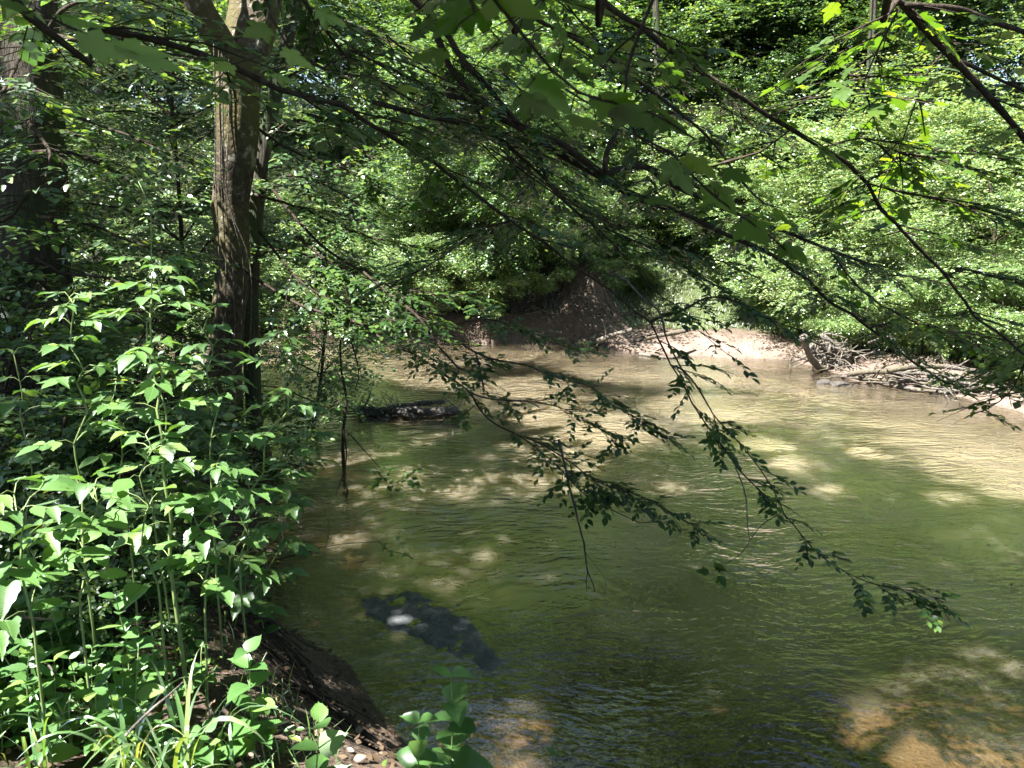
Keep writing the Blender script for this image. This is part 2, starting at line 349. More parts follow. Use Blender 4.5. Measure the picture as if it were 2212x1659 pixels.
def water_mat():
    m, nt = newmat('muddy_water')
    tc = N(nt, 'ShaderNodeTexCoord')
    wn = N(nt, 'ShaderNodeTexNoise', i_Scale=.6, i_Detail=2.0); nt.links.new(tc.outputs['Object'], wn.inputs[0])
    wm = N(nt, 'ShaderNodeMix', data_type='RGBA', blend_type='LINEAR_LIGHT'); wm.inputs[0].default_value = .35
    nt.links.new(tc.outputs['Object'], wm.inputs[6]); nt.links.new(wn.outputs['Color'], wm.inputs[7])
    mp = N(nt, 'ShaderNodeMapping'); mp.inputs['Rotation'].default_value = (0, 0, math.radians(-14)); mp.inputs['Scale'].default_value = (.45, 1, 1)
    nt.links.new(wm.outputs[2], mp.inputs[0])
    n1 = N(nt, 'ShaderNodeTexNoise', i_Scale=14.0, i_Detail=3.0, i_Roughness=.5); nt.links.new(mp.outputs[0], n1.inputs[0])
    n2 = N(nt, 'ShaderNodeTexNoise', i_Scale=34.0, i_Detail=2.0); nt.links.new(mp.outputs[0], n2.inputs[0])
    n4 = N(nt, 'ShaderNodeTexNoise', i_Scale=2.3, i_Detail=2.0); nt.links.new(mp.outputs[0], n4.inputs[0])
    s0 = N(nt, 'ShaderNodeMath', operation='MULTIPLY_ADD'); nt.links.new(n2.outputs[0], s0.inputs[0]); s0.inputs[1].default_value = .22; nt.links.new(n1.outputs[0], s0.inputs[2])
    s = N(nt, 'ShaderNodeMath', operation='MULTIPLY_ADD'); nt.links.new(n4.outputs[0], s.inputs[0]); s.inputs[1].default_value = 1.6; nt.links.new(s0.outputs[0], s.inputs[2])
    bp = N(nt, 'ShaderNodeBump', i_Strength=1.0, i_Distance=.022); nt.links.new(s.outputs[0], bp.inputs['Height'])
    n6 = N(nt, 'ShaderNodeTexNoise', i_Scale=.55, i_Detail=3.0); nt.links.new(wm.outputs[2], n6.inputs[0])
    mr = N(nt, 'ShaderNodeMapRange', clamp=True); nt.links.new(n6.outputs[0], mr.inputs[0]); mr.inputs[1].default_value = .38; mr.inputs[2].default_value = .62; mr.inputs[3].default_value = .35; mr.inputs[4].default_value = 1.0
    nt.links.new(mr.outputs[0], bp.inputs['Strength'])
    g = N(nt, 'ShaderNodeBsdfGlossy'); g.inputs['Roughness'].default_value = .03; nt.links.new(bp.outputs[0], g.inputs['Normal'])
    at = N(nt, 'ShaderNodeAttribute', attribute_name='turbid')
    mud = N(nt, 'ShaderNodeBsdfPrincipled', subsurface_method='BURLEY'); mud.inputs['Specular IOR Level'].default_value = 0; mud.inputs['Roughness'].default_value = 1
    mud.inputs['Subsurface Weight'].default_value = 1.0; mud.inputs['Subsurface Radius'].default_value = (.24, .20, .12); mud.inputs['Subsurface Scale'].default_value = 1.0
    nm = N(nt, 'ShaderNodeTexNoise', i_Scale=.9, i_Detail=3.0); nt.links.new(tc.outputs['Object'], nm.inputs[0])
    nt.links.new(ramp(nt, nm.outputs[0], [(.35, (.135, .112, .068)), (.65, (.25, .205, .130))]), mud.inputs[0])
    tr = N(nt, 'ShaderNodeBsdfTransparent'); tr.inputs[0].default_value = (.70, .62, .44, 1)
    mx = N(nt, 'ShaderNodeMixShader'); nt.links.new(at.outputs['Fac'], mx.inputs[0])
    nt.links.new(tr.outputs[0], mx.inputs[1]); nt.links.new(mud.outputs[0], mx.inputs[2])
    fr = N(nt, 'ShaderNodeFresnel'); fr.inputs[0].default_value = 1.45; nt.links.new(bp.outputs[0], fr.inputs['Normal'])
    fa = N(nt, 'ShaderNodeMath', operation='MULTIPLY_ADD', use_clamp=True); nt.links.new(fr.outputs[0], fa.inputs[0]); fa.inputs[1].default_value = 2.5; fa.inputs[2].default_value = .03
    m2 = N(nt, 'ShaderNodeMixShader'); nt.links.new(fa.outputs[0], m2.inputs[0]); nt.links.new(mx.outputs[0], m2.inputs[1]); nt.links.new(g.outputs[0], m2.inputs[2])
    o = N(nt, 'ShaderNodeOutputMaterial'); nt.links.new(m2.outputs[0], o.inputs[0]); return m
M['water'] = water_mat()

# ------------------------------------------------------------------ terrain
near_edge = np.array([(40, -10), (6, 1), (3, 2.2), (1, 2.9), (.2, 3.2), (-.26, 3.45), (-.46, 3.66), (-1.01, 4.46), (-1.59, 4.97), (-2.3, 6.1),
                      (-2.35, 7.5), (-2.9, 8.9), (-4.0, 10), (-6.5, 11), (-10, 11.5), (-20, 12), (-60, 14)], float)
far_edge = np.array([(-60, 20)] + [tuple(W(u, v)[:2]) for u, v in ((200, 702), (500, 705), (700, 715), (880, 738), (1050, 742), (1200, 745), (1290, 752),
                    (1400, 768), (1480, 772), (1700, 782), (1760, 800), (1850, 828), (2060, 862), (2212, 900), (2500, 980))] + [(14, 7), (40, 4)], float)
def seg_dist(x, y, E):
    best = np.full(x.shape, 1e9)
    for a, b in zip(E[:-1], E[1:]):
        d = b - a; t = np.clip(((x - a[0]) * d[0] + (y - a[1]) * d[1]) / (d @ d), 0, 1)
        best = np.minimum(best, np.hypot(x - a[0] - t * d[0], y - a[1] - t * d[1]))
    return best
def inside(x, y, Pg):
    c = np.zeros(x.shape, bool); n = len(Pg)
    for i in range(n):
        x0, y0 = Pg[i]; x1, y1 = Pg[(i + 1) % n]
        if y0 == y1: continue
        k = ((y0 > y) != (y1 > y)) & (x < (x1 - x0) * (y - y0) / (y1 - y0) + x0)
        c ^= k
    return c
near_poly = np.vstack([[(900, -300)], near_edge, [(-900, 80), (-900, -900), (900, -900)]])
far_poly = np.vstack([[(-900, 90)], far_edge, [(900, -200), (900, 900), (-900, 900)]])
def sm(t):
    t = np.clip(t, 0, 1); return t * t * (3 - 2 * t)
def terrain(x, y):
    x = np.asarray(x, float); y = np.asarray(y, float)
    w1 = .12 * fbm(x * 1.3, y * 1.3, 5, 3); w2 = .3 * fbm(x * .9, y * .9, 9, 3)
    dn = seg_dist(x, y, near_edge) * np.where(inside(x, y, near_poly), 1, -1) + w1
    df = seg_dist(x, y, far_edge) * np.where(inside(x, y, far_poly), 1, -1) + w2
    beach = sm((x - 1.4) / 1.4) * sm((12 - x) / 3)
    hn = 1.02 * sm(dn / 1.25) + .38 * sm((dn - 1.1) / 1.8)
    hf_b = .30 * sm(df / 1.6) + .9 * sm((df - 1.8) / 2.2)
    hf_c = .55 * sm(df / .35) + 1.1 * sm((df - .3) / 1.6)
    hf = beach * hf_b + (1 - beach) * hf_c + np.clip(df - 3, 0, 22) * .27
    bed = -.10 - .40 * sm(np.minimum(-dn, -df) / 2.5) + .10 * fbm(x * .8, y * .8, 3, 3)
    shal = np.exp(-(((x - 2.1) / 1.5) ** 2 + ((y - 3.9) / .8) ** 2))
    bed = bed * (1 - .75 * shal) - .02
    lip = .11 * (1 - sm(np.maximum(dn, df) / .16))
    h = np.where(dn > 0, hn - lip, np.where(df > 0, hf - lip, bed))
    land = (dn > 0) | (df > 0)
    h = h + np.where(land, .16 * fbm(x * 1.1, y * 1.1, 1, 4) * sm(np.maximum(dn, df) / .5) + .05 * fbm(x * 6, y * 6, 2, 3) * sm(np.maximum(dn, df) / .2), .015 * fbm(x * 5, y * 5, 2, 3))
    h = h + np.where((df > .1) & (df < 6), 1.15 * fbm(x * 1.1 + 4, y * 1.1, 77, 5) * sm((df - .1) / 1.2) * (1 - beach * .8), 0)
    h = h + np.where(np.hypot(x, y) > 60, (np.hypot(x, y) - 60) * .03, 0)
    return h, dn, df, beach
def gz(x, y): return float(terrain(np.array([x]), np.array([y]))[0][0])

n1, n2 = 620, 620
gx = np.sinh(np.linspace(-1, 1, n1) * 6.0) / math.sinh(6.0) * 420
ty = np.linspace(-1, 1, n2); gy = 6 + np.sinh(ty * 6.0) / math.sinh(6.0) * 420
X, Y = np.meshgrid(gx, gy)
H, DN, DF, BE = terrain(X, Y)
idx = np.arange(n1 * n2).reshape(n2, n1)
Fq = np.stack([idx[:-1, :-1], idx[:-1, 1:], idx[1:, 1:], idx[1:, :-1]], -1).reshape(-1, 4)
under = (DN <= 0) & (DF <= 0)
sandm = np.where(under, 1.0, 0.0)
sandm = np.maximum(sandm, BE * np.clip(1.45 - np.abs(DF - .2) / 1.1, 0, 1) * (DF > 0))
sandm = np.maximum(sandm, .25 * (DN > 0) * np.clip(1 - DN, 0, 1))
bare = np.exp(-(((X - 1.7) / 1.7) ** 2 + ((Y - 16.6) / 1.3) ** 2))
greenm = np.clip((DF - 1.3) / 1.0, 0, 1) * (1 - bare) + np.where(DN > 0, np.clip((DN - 1.8) / 2, 0, .5), 0)
wetm = np.clip(1 - np.maximum(DN, DF) / np.where(DF > DN, .30 + .3 * fbm(X * 2, Y * 2, 19), .35), 0, 1) * (~under)
gm = mesh_from('ground', np.stack([X, Y, H], -1).reshape(-1, 3), [Fq], extra={'wet': wetm.ravel(), 'sand': sandm.ravel(), 'green': greenm.ravel()})
put('ground', gm, M['ground'], kind='structure')
def on_ground(x, y, dz=0.0): return np.array([x, y, gz(x, y) + dz])

# water sheet
nx, ny = 160, 160
wx = np.linspace(-60, 60, nx); wy = np.linspace(-12, 24, ny)
wx = np.sinh(np.linspace(-1, 1, nx) * 3) / math.sinh(3) * 60
WX, WY = np.meshgrid(wx, wy)
_, wd, wf, _ = terrain(WX, WY)
depth = np.minimum(-wd, -wf)
turb = .46 + .34 * sm(depth / 2.0)
for u_, v_ in ((860, 1310), (930, 1350), (1010, 1410)):
    c_ = W(u_, v_); turb -= .25 * np.exp(-(((WX - c_[0]) / .4) ** 2 + ((WY - c_[1]) / .4) ** 2))
turb -= .26 * np.exp(-((WY - 3.2) / 2.6) ** 2)
turb -= .34 * np.exp(-(((WX - 2.0) / 1.9) ** 2 + ((WY - 3.7) / 1.1) ** 2))
idx = np.arange(nx * ny).reshape(ny, nx)
Fq = np.stack([idx[:-1, :-1], idx[:-1, 1:], idx[1:, 1:], idx[1:, :-1]], -1).reshape(-1, 4)
wmsh = mesh_from('creek_water', np.stack([WX, WY, 0 * WX], -1).reshape(-1, 3), [Fq], extra={'turbid': np.clip(turb, .08, .9).ravel()})
put('creek_water', wmsh, M['water'], kind='structure')

# ------------------------------------------------------------------ gaps in the canopy (where sun comes through), as lines along the sun
GAPS = []
def gap(u, v, Yd, r): GAPS.append((P(u, v, Yd), r))
def gapw(u, v, r): GAPS.append((W(u, v), r))
for a in ((250, 700, 2.6, .34), (200, 640, 2.6, .25), (350, 930, 2.6, .45), (250, 1000, 2.5, .3), (180, 1130, 2.3, .42), (330, 1100, 2.4, .4), (440, 690, 2.6, .22), (630, 720, 3.2, .17), (640, 830, 3.3, .16),
          (650, 930, 3.4, .14), (80, 1250, 2.2, .3), (230, 1260, 2.2, .28), (60, 1450, 2.1, .4), (200, 1480, 2.1, .35), (330, 1400, 2.2, .28), (420, 1300, 2.3, .25), (430, 1480, 2.2, .25), (400, 1620, 2.0, .3),
          (540, 1480, 2.2, .3), (600, 1590, 2.1, .2), (780, 1600, 2.0, .16), (930, 1590, 2.0, .14), (530, 60, 7.4, .25), (472, 300, 7.4, .12), (470, 470, 7.3, .12), (465, 640, 7.3, .10),
          (1180, 240, 24, 5.5), (950, 330, 20, 2.2), (1300, 420, 20, 2.2), (1050, 540, 17, 1.4), (750, 120, 22, 3.0), (360, 260, 17, 2.0), (200, 560, 14, .8), (20, 700, 11, .7), (2080, 420, 15, 3.2), (1850, 620, 14, 2.4),
          (2150, 700, 12, 1.5), (1560, 640, 16, 2.3), (1780, 760, 13.5, 1.8), (1400, 750, 15, .8), (1900, 60, 20, 3), (1772, 240, 2.9, .34), (1850, 330, 3.0, .25), (1960, 90, 3.2, .25), (1880, 150, 17, 1.2), (1960, 260, 16, 1.2), (1600, 500, 18, 1.5)):
    gap(*a)
for a in ((760, 1060, .35), (880, 1050, .35), (1200, 1000, .5), (620, 1130, .3), (560, 1170, .22), (1180, 900, .5), (960, 830, .6), (1150, 840, .7), (1700, 1000, .25), (1950, 950, .35), (690, 1005, .5), (640, 1030, .4), (800, 985, .5), (900, 960, .5), (1000, 985, .7), (1110, 1010, .7), (950, 1050, .3), (1260, 925, .65), (1340, 950, .4), (1400, 800, 1.2), (1600, 800, 1.3), (1800, 850, .8), (1500, 880, .7),
          (700, 770, .7), (840, 800, .8), (1050, 770, .8), (1300, 780, 1), (1650, 960, .3), (1860, 978, .2), (2060, 1012, .35), (2160, 1005, .3), (1450, 1055, .2), (1790, 1060, .2), (600, 1190, .2), (720, 1170, .2), (2060, 1080, .25), (2180, 1060, .3),
          (2000, 1575, .34), (1880, 1560, .26), (2120, 1600, .34), (2150, 1430, .2), (2000, 1470, .2), (2080, 1510, .3), (670, 1335, .07), (865, 1345, .04), (850, 1385, .05), (1540, 1490, .09), (1050, 1200, .12), (1350, 1090, .1), (2200, 1600, .15), (1960, 1640, .12), (900, 900, .3), (960, 900, .2)):
    gapw(*a)
for p_, r_ in (((1.5, 20, 9.5), 3.6), ((6.5, 19, 8.5), 3.0), ((-3.5, 20, 8.5), 2.2)): GAPS.append((np.array(p_, float), r_))
GP = np.array([g[0] for g in GAPS]); GR = np.array([g[1] for g in GAPS])
def sun_ok(p, rng, fuzz=.35, first=None):
    """True where a canopy leaf at p leaves every gap open"""
    keep = np.ones(len(p), bool)
    for g, r in zip(GP[:first], GR[:first]):
        d = p - g; t = d @ SUN_DIR
        q = d - t[:, None] * SUN_DIR
        rad = r * (1 + fuzz * rng.normal(size=len(p)) * .5)
        keep &= ~((np.linalg.norm(q, axis=1) < rad + .03 * r) & (t > .4))
    return keep

def visible_low(p):
    """inside the camera's picture"""
    d = p - CAM; f = d[:, 1] * cp - d[:, 2] * sp; up = d[:, 1] * sp + d[:, 2] * cp
    return (f > .1) & (up < .53 * f) & (up > -.53 * f) & (np.abs(d[:, 0]) < .70 * f)

# ------------------------------------------------------------------ plant builders
def sprays(L, T, pts, dirs, rng, tpl, n_leaf, length, size, flat=.28, twig_r=.003, jitter=.25, droop=.15):
    """flat leafy twigs starting at pts: leaves alternate on both sides of each"""
    m = len(pts)
    if m == 0: return
    dirs = nrm(dirs + 0)
    up = nrm(np.array([0, 0, 1.0]) + rng.normal(0, flat * .6, (m, 3)))
    side = nrm(np.cross(up, dirs)); up = np.cross(dirs, side)
    ln = length * rng.uniform(.6, 1.25, m)
    for k in range(n_leaf):
        t = (k + .7) / n_leaf; s = 1 if k % 2 else -1
        p = pts + dirs * (ln * t)[:, None] - np.array([0, 0, 1]) * (droop * ln * t * t)[:, None]
        a = rng.uniform(.5, 1.15, (m, 1)) if k < n_leaf - 1 else rng.uniform(-.2, .2, (m, 1))
        d = dirs * np.cos(a) + side * np.sin(a) * s + rng.normal(0, jitter * .5, (m, 3)) - np.array([0, 0, .07])
        nr = up + rng.normal(0, flat, (m, 3))
        L.add(tpl, p + rng.normal(0, .01, (m, 3)) * length, d, nr, size * rng.uniform(.6, 1.2, m), rng)
    if T is not None:
        for i in range(m):
            q = np.array([pts[i] + dirs[i] * ln[i] * t - np.array([0, 0, 1]) * droop * ln[i] * t * t for t in (0, .5, 1)])
            T.add(q, [twig_r, twig_r * .8, twig_r * .4], k=3, cap=False)

def crown_leaves(center, radii, n_sprays, rng, tpl, size, per=12, spray_len=.7, clumps=26, filt=None, gap_noise=.0):
    """leaf sprays in clumps through an uneven crown volume"""
    center = np.asarray(center, float); radii = np.asarray(radii, float)
    cd = nrm(rng.normal(size=(clumps, 3))) * (rng.uniform(.25, 1.0, (clumps, 1)) ** .5)
    cc = center + cd * radii
    which = rng.integers(0, clumps, n_sprays)
    cr = rng.uniform(.16, .36, clumps)[which]
    off = nrm(rng.normal(size=(n_sprays, 3))) * (rng.random((n_sprays, 1)) ** .45)
    p = cc[which] + off * cr[:, None] * radii.mean() * np.array([1.25, 1.25, .6])
    if filt is not None: p = p[filt(p)]
    out = p - center; out[:, 2] *= .3
    d = nrm(out) + rng.normal(0, .5, p.shape); d[:, 2] = d[:, 2] * .3 - .05
    L = Leaves(filt)
    sprays(L, None, p, d, rng, tpl, per, spray_len, size, flat=.33)
    return L, cc

def limb_tubes(T, base, top, r0, cc, rng, k=7, lean=0.0):
    trunk = spline([base, base * .67 + top * .33 + rng.normal(0, .12, 3) * [1, 1, 0], base * .3 + top * .7 + rng.normal(0, .18, 3) * [1, 1, 0], top], step=.5)
    n = len(trunk); rad = r0 * (1 - .8 * np.linspace(0, 1, n) ** .9); rad[0] *= 1.35; rad[1] *= 1.1
    T.add(trunk, rad, k=k)
    return trunk, rad

def make_tree(name, h, r0, crown_r, crown_lo, n_sprays, leaf, mat_l, mat_b, rng, label, cat, size, clumps=30, per=10, spray_len=.7, limbs=14, group=None):
    root = thing(name, (0, 0, 0), label, cat, group)
    T = Tubes(); base = np.array([0, 0, -.3]); top = np.array([rng.normal(0, .4), rng.normal(0, .4), h * .93])
    c = np.array([0, 0, (crown_lo + h) / 2]); rr = np.array([crown_r, crown_r, (h - crown_lo) / 2])
    L, cc = crown_leaves(c, rr, n_sprays, rng, leaf, size, per=per, spray_len=spray_len, clumps=clumps)
    tr, rad = limb_tubes(T, base, top, r0, cc, rng)
    put('trunk', T.mesh(name + '_trunk'), mat_b, root)
    TL = Tubes()
    order = rng.permutation(len(cc))[:limbs]
    for i in order:
        e = cc[i]; z0 = max(crown_lo * .7, min(e[2] - .45 * np.hypot(e[0], e[1]), h * .85))
        j = int(np.argmin(abs(tr[:, 2] - z0))); s = tr[j]
        m = (s + e) / 2 + rng.normal(0, .15, 3); m[2] += .12 * np.linalg.norm(e - s)
        q = spline([s, m, e], step=.35)
        TL.add(q, np.linspace(rad[j] * .5, .01, len(q)), k=5, cap=False)
    cr = put('crown', L.mesh(name + '_crown'), mat_l, root)
    put('limbs', TL.mesh(name + '_limbs'), mat_b, cr)
    return root

# ------------------------------------------------------------------ the wood beyond the creek
R = lambda s: np.random.default_rng(s)
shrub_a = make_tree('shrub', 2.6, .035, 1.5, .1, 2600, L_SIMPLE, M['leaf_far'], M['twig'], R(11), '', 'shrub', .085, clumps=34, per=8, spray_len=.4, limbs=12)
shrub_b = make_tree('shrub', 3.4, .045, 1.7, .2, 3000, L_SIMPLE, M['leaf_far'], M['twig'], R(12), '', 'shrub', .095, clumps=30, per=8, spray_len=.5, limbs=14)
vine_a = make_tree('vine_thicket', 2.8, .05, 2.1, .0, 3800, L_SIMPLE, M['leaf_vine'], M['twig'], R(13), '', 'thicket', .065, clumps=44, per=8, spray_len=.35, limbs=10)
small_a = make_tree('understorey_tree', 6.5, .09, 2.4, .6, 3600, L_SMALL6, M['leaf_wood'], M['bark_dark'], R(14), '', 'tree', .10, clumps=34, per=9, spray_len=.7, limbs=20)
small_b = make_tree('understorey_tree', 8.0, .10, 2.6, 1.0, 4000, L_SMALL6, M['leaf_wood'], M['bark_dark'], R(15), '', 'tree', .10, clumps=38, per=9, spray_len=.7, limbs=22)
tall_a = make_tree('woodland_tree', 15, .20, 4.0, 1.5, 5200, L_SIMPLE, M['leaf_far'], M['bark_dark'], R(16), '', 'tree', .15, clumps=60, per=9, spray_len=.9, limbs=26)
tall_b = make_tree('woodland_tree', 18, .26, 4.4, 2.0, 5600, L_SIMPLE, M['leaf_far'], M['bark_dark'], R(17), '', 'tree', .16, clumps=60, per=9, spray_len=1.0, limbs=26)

used = set()
def place(src, x, y, s, label, group, rz=None, rng=R(5)):
    rz = rng.uniform(0, 6.28) if rz is None else rz
    loc = (x, y, gz(x, y) - .05)
    if src not in used:
        used.add(src); src.location = loc; src.rotation_euler = (0, 0, rz); src.scale = (s, s, s) if np.ndim(s) == 0 else s
        src['label'] = label; src['group'] = group; return src
    return copy_thing(src, loc, rz, s, label, group)

SG = 'shrubs along the far bank'
for src, x, y, s, lab in (
    (shrub_a, 2.6, 17.9, .5, 'small shrub growing on the right shoulder of the bare dirt slope'),
    (shrub_b, 1.5, 18.2, .55, 'small shrub hanging from the top of the bare dirt slope'),
    (shrub_a, 1.0, 17.3, .58, 'small shrub high on the bare dirt slope, left of its top'),
    (shrub_b, 2.0, 17.6, .52, 'small shrub high on the bare dirt slope, right of its top'),
    (shrub_a, -.4, 15.9, .48, 'small shrub drooping over the water just left of the bare dirt slope'),
    (shrub_b, -1.8, 16.2, .5, 'small shrub drooping over the far waterline, second left of the bare dirt slope'),
    (shrub_a, -2.9, 16.3, .52, 'small shrub drooping over the far waterline, third left of the bare dirt slope'),
    (shrub_a, -6.9, 17.3, .75, 'shrub at the far waterline right behind the forked trunk'),
    (shrub_a, 1.2, 16.6, .40, 'tiny shrub in the middle of the bare dirt slope'),
    (shrub_b, 2.1, 16.9, .36, 'tiny shrub on the right half of the bare dirt slope'),
    (shrub_a, .5, 16.5, .42, 'tiny shrub on the left flank of the bare dirt slope'),
    (shrub_a, 6.4, 13.6, .5, 'low shrub between the sandbar grass and the upturned stump'),
    (shrub_b, 7.9, 11.0, .42, 'low shrub overhanging the middle of the bleached driftwood'),
    (shrub_a, 8.8, 10.2, .5, 'low shrub overhanging the right end of the bleached driftwood'),
    (shrub_a, -.9, 16.2, .62, 'small leafy shrub drooping to the water at the left foot of the bare dirt slope'),
    (shrub_b, -3.1, 16.4, .7, 'shrub leaning over the far waterline behind the hanging branch tip'),
    (shrub_a, -5.6, 17.2, .8, 'shrub at the far waterline, second to the right of the forked trunk'),
    (shrub_a, -9.2, 18.0, .9, 'shrub at the far waterline seen just left of the forked trunk'),
    (shrub_b, 4.6, 19.8, 1.0, 'tall pale shrub behind the grassy patch of the sandbar'),
    (shrub_a, 5.6, 15.6, .7, 'low shrub at the right end of the sandbar grass'),
    (shrub_b, 8.2, 12.4, .6, 'shrub behind the bleached driftwood, right of the stump'),
    (shrub_a, 2.9, 21.2, 1.1, 'shrub behind the top of the bare dirt slope, right of the bright one'),
    (shrub_a, -2.0, 17.6, .8, 'low leafy shrub hanging over the far waterline, straight behind the driftwood in the creek'),
    (shrub_b, -0.4, 17.4, .8, 'sunlit shrub on the far bank just left of the bare dirt slope'),
    (shrub_a, -4.4, 18.4, .9, 'shrub on the far bank seen just right of the forked trunk, at the waterline'),
    (shrub_b, -7.5, 19.0, .9, 'shrub on the far bank seen between the two near trunks'),
    (shrub_b, -11.0, 19.2, 1.1, 'shaded shrub on the far bank seen left of the thick dark trunk'),
    (shrub_b, .9, 20.2, 1.0, 'bright shrub crowning the top of the bare dirt slope'),
    (shrub_a, 3.6, 19.2, .9, 'pale sunlit shrub on the rise behind the grassy patch of the sandbar'),
    (shrub_a, 5.1, 17.4, .85, 'rounded shrub on the rise above the right end of the sandbar'),
    (shrub_a, 7.2, 12.9, .62, 'low shrub right behind the upturned stump on the creek edge'),
    (shrub_a, 9.4, 11.9, .8, 'shrub behind the bleached driftwood at the right edge of the picture')):
    place(src, x, y, s, lab, SG)
VG = 'vine covered thickets on the right slope'
for x, y, s, lab in (
    (6.6, 15.2, .9, 'pale green vine thicket on the slope above the upturned stump'),
    (9.2, 14.2, 1.05, 'pale green vine thicket lowest on the slope at the right edge'),
    (8.6, 17.0, 1.25, 'sunny vine thicket halfway up the right slope'),
    (11.0, 17.6, 1.5, 'large sunny vine thicket high at the right edge')):
    place(vine_a, x, y, s, lab, VG)
place(vine_a, 6.2, 19.4, 1.3, 'vine thicket highest on the slope, left of the other thickets', VG)
UG = 'slender understorey trees on the far bank'
for src, x, y, s, lab in (
    (small_b, -.1, 16.4, .85, 'understorey tree leaning from the left foot of the bare dirt slope, added to shade it'),  # tree put in to keep sun off the dirt slope
    (small_b, 1.2, 23.6, 1.1, 'understorey tree second row, just left of the one above the dirt slope'),
    (small_a, -2.9, 22.8, 1.1, 'understorey tree second row, left of the sunny crowned one'),
    (small_b, -7.3, 22.4, 1.0, 'understorey tree second row, seen left of the forked trunk'),
    (small_a, 7.6, 23.6, 1.1, 'understorey tree second row, right of the shaded hollow'),
    (small_a, 4.2, 25.0, 1.2, 'understorey tree second row, left of the shaded hollow'),
    (small_b, 12.5, 19.5, 1.1, 'understorey tree at the right edge above the thickets'),
    (small_b, -12.8, 21.0, 1.1, 'understorey tree on the far bank at the left edge'),
    (small_a, -1.2, 20.3, .95, 'understorey tree with sunny crown in the middle of the far bank'),
    (small_b, -4.8, 21.0, 1.0, 'understorey tree on the far bank seen right of the leaning trunk'),
    (small_a, 2.6, 22.6, 1.1, 'understorey tree directly above the bare dirt slope'),
    (small_b, 5.6, 22.0, 1.0, 'darker understorey tree in the shaded hollow right of the centre'),
    (small_a, -9.5, 21.5, 1.1, 'understorey tree on the far bank behind the thick dark trunk'),
    (small_b, 9.5, 21.0, 1.0, 'understorey tree standing behind the vine thickets')):
    place(src, x, y, s, lab, UG)
TG = 'tall trees of the wood beyond the creek'
rt = R(77)
NTH = ['leftmost', 'second from left', 'third from left', 'fourth from left', 'fifth from left', 'sixth from left', 'rightmost']
TLAB = ['tall tree of the wood beyond the creek, front row, ' + n for n in NTH] + ['tall tree beyond the creek, far left behind the front row of the wood'] + \
       ['tall tree of the wood beyond the creek, back row, ' + n for n in NTH[:5]] + ['tall tree at the back left corner of the wood', 'tall tree at the back right corner of the wood',
       'tall tree beyond the right edge of the wood', 'tall tree beyond the left edge of the wood', 'tall tree above the vine thickets, at the right edge', 'tall tree above the vine thickets, just outside the right edge', 'tall tree behind the thickets, just right of the shaded hollow', 'tall tree behind the thickets, half way to the right edge', 'tall tree behind the sandbar, straight above its right end']
for i, (x, y) in enumerate([(-13, 24), (-7, 25), (-2, 26), (3.5, 27), (8.5, 26), (14, 23), (18, 27), (-18, 27), (-10, 31), (-4, 32), (1.5, 33), (7, 33), (12.5, 32), (-16, 34), (17, 34), (23, 26), (-24, 28), (15, 17), (20, 14), (7.5, 24.2), (10.8, 23.5), (5.2, 27.5)]):
    place((tall_a, tall_b)[i % 2], x + rt.normal(0, .7), y + rt.normal(0, .7), rt.uniform(.85, 1.15), TLAB[i], TG)
# the far-off wood as one mass
rf = R(78)
L = Leaves()
n = 26000
p = np.stack([rf.uniform(-55, 55, n), rf.uniform(37, 52, n), rf.random(n) ** .9 * 24], 1)
p[:, 2] += terrain(p[:, 0], p[:, 1])[0]
cl = fbm(p[:, 0] * .35 + p[:, 1] * .2, p[:, 2] * .4, 31, 3)
p = p[cl > -.12]
L.add(L_SIMPLE, p, rf.normal(size=p.shape) * [1, 1, .4], np.array([0, -.3, 1.]) + rf.normal(0, .5, p.shape), rf.uniform(.4, .8, len(p)), rf)
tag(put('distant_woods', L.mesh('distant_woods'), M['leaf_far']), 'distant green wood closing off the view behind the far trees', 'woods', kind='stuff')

# ------------------------------------------------------------------ understorey on the near left side, behind the two trunks
NG = 'young trees in the shade on the near left bank'
near_a = make_tree('young_tree', 5.6, .045, 1.9, .5, 1500, L_SMALL6, M['leaf_wood'], M['twig'], R(21), '', 'tree', .085, clumps=34, per=10, spray_len=.55, limbs=24)
near_b = make_tree('young_tree', 6.6, .055, 1.9, .8, 1600, L_SMALL6, M['leaf_wood'], M['twig'], R(22), '', 'tree', .085, clumps=36, per=10, spray_len=.55, limbs=26)
for src, x, y, s, lab in (
    (near_a, -4.3, 9.2, .9, 'dark leafy young tree between the thick dark trunk and the forked trunk'),
    (near_b, -6.6, 9.3, .95, 'young tree behind the thick dark trunk, its leaves in flat layers'),
    (near_a, -7.6, 7.2, .85, 'young tree at the left edge, partly lit from above'),
    (near_b, -9.6, 10.4, 1.0, 'young tree deepest in the shade at the far left'),
    (near_b, -5.9, 11.0, .7, 'small young tree on the bank where the creek bends behind the trunks')):
    place(src, x, y, s, lab, NG)
# leafy brush drooping just right of the forked trunk
place(near_a, -2.75, 9.6, .62, 'bushy young tree leaning over the water just right of the forked trunk', NG)

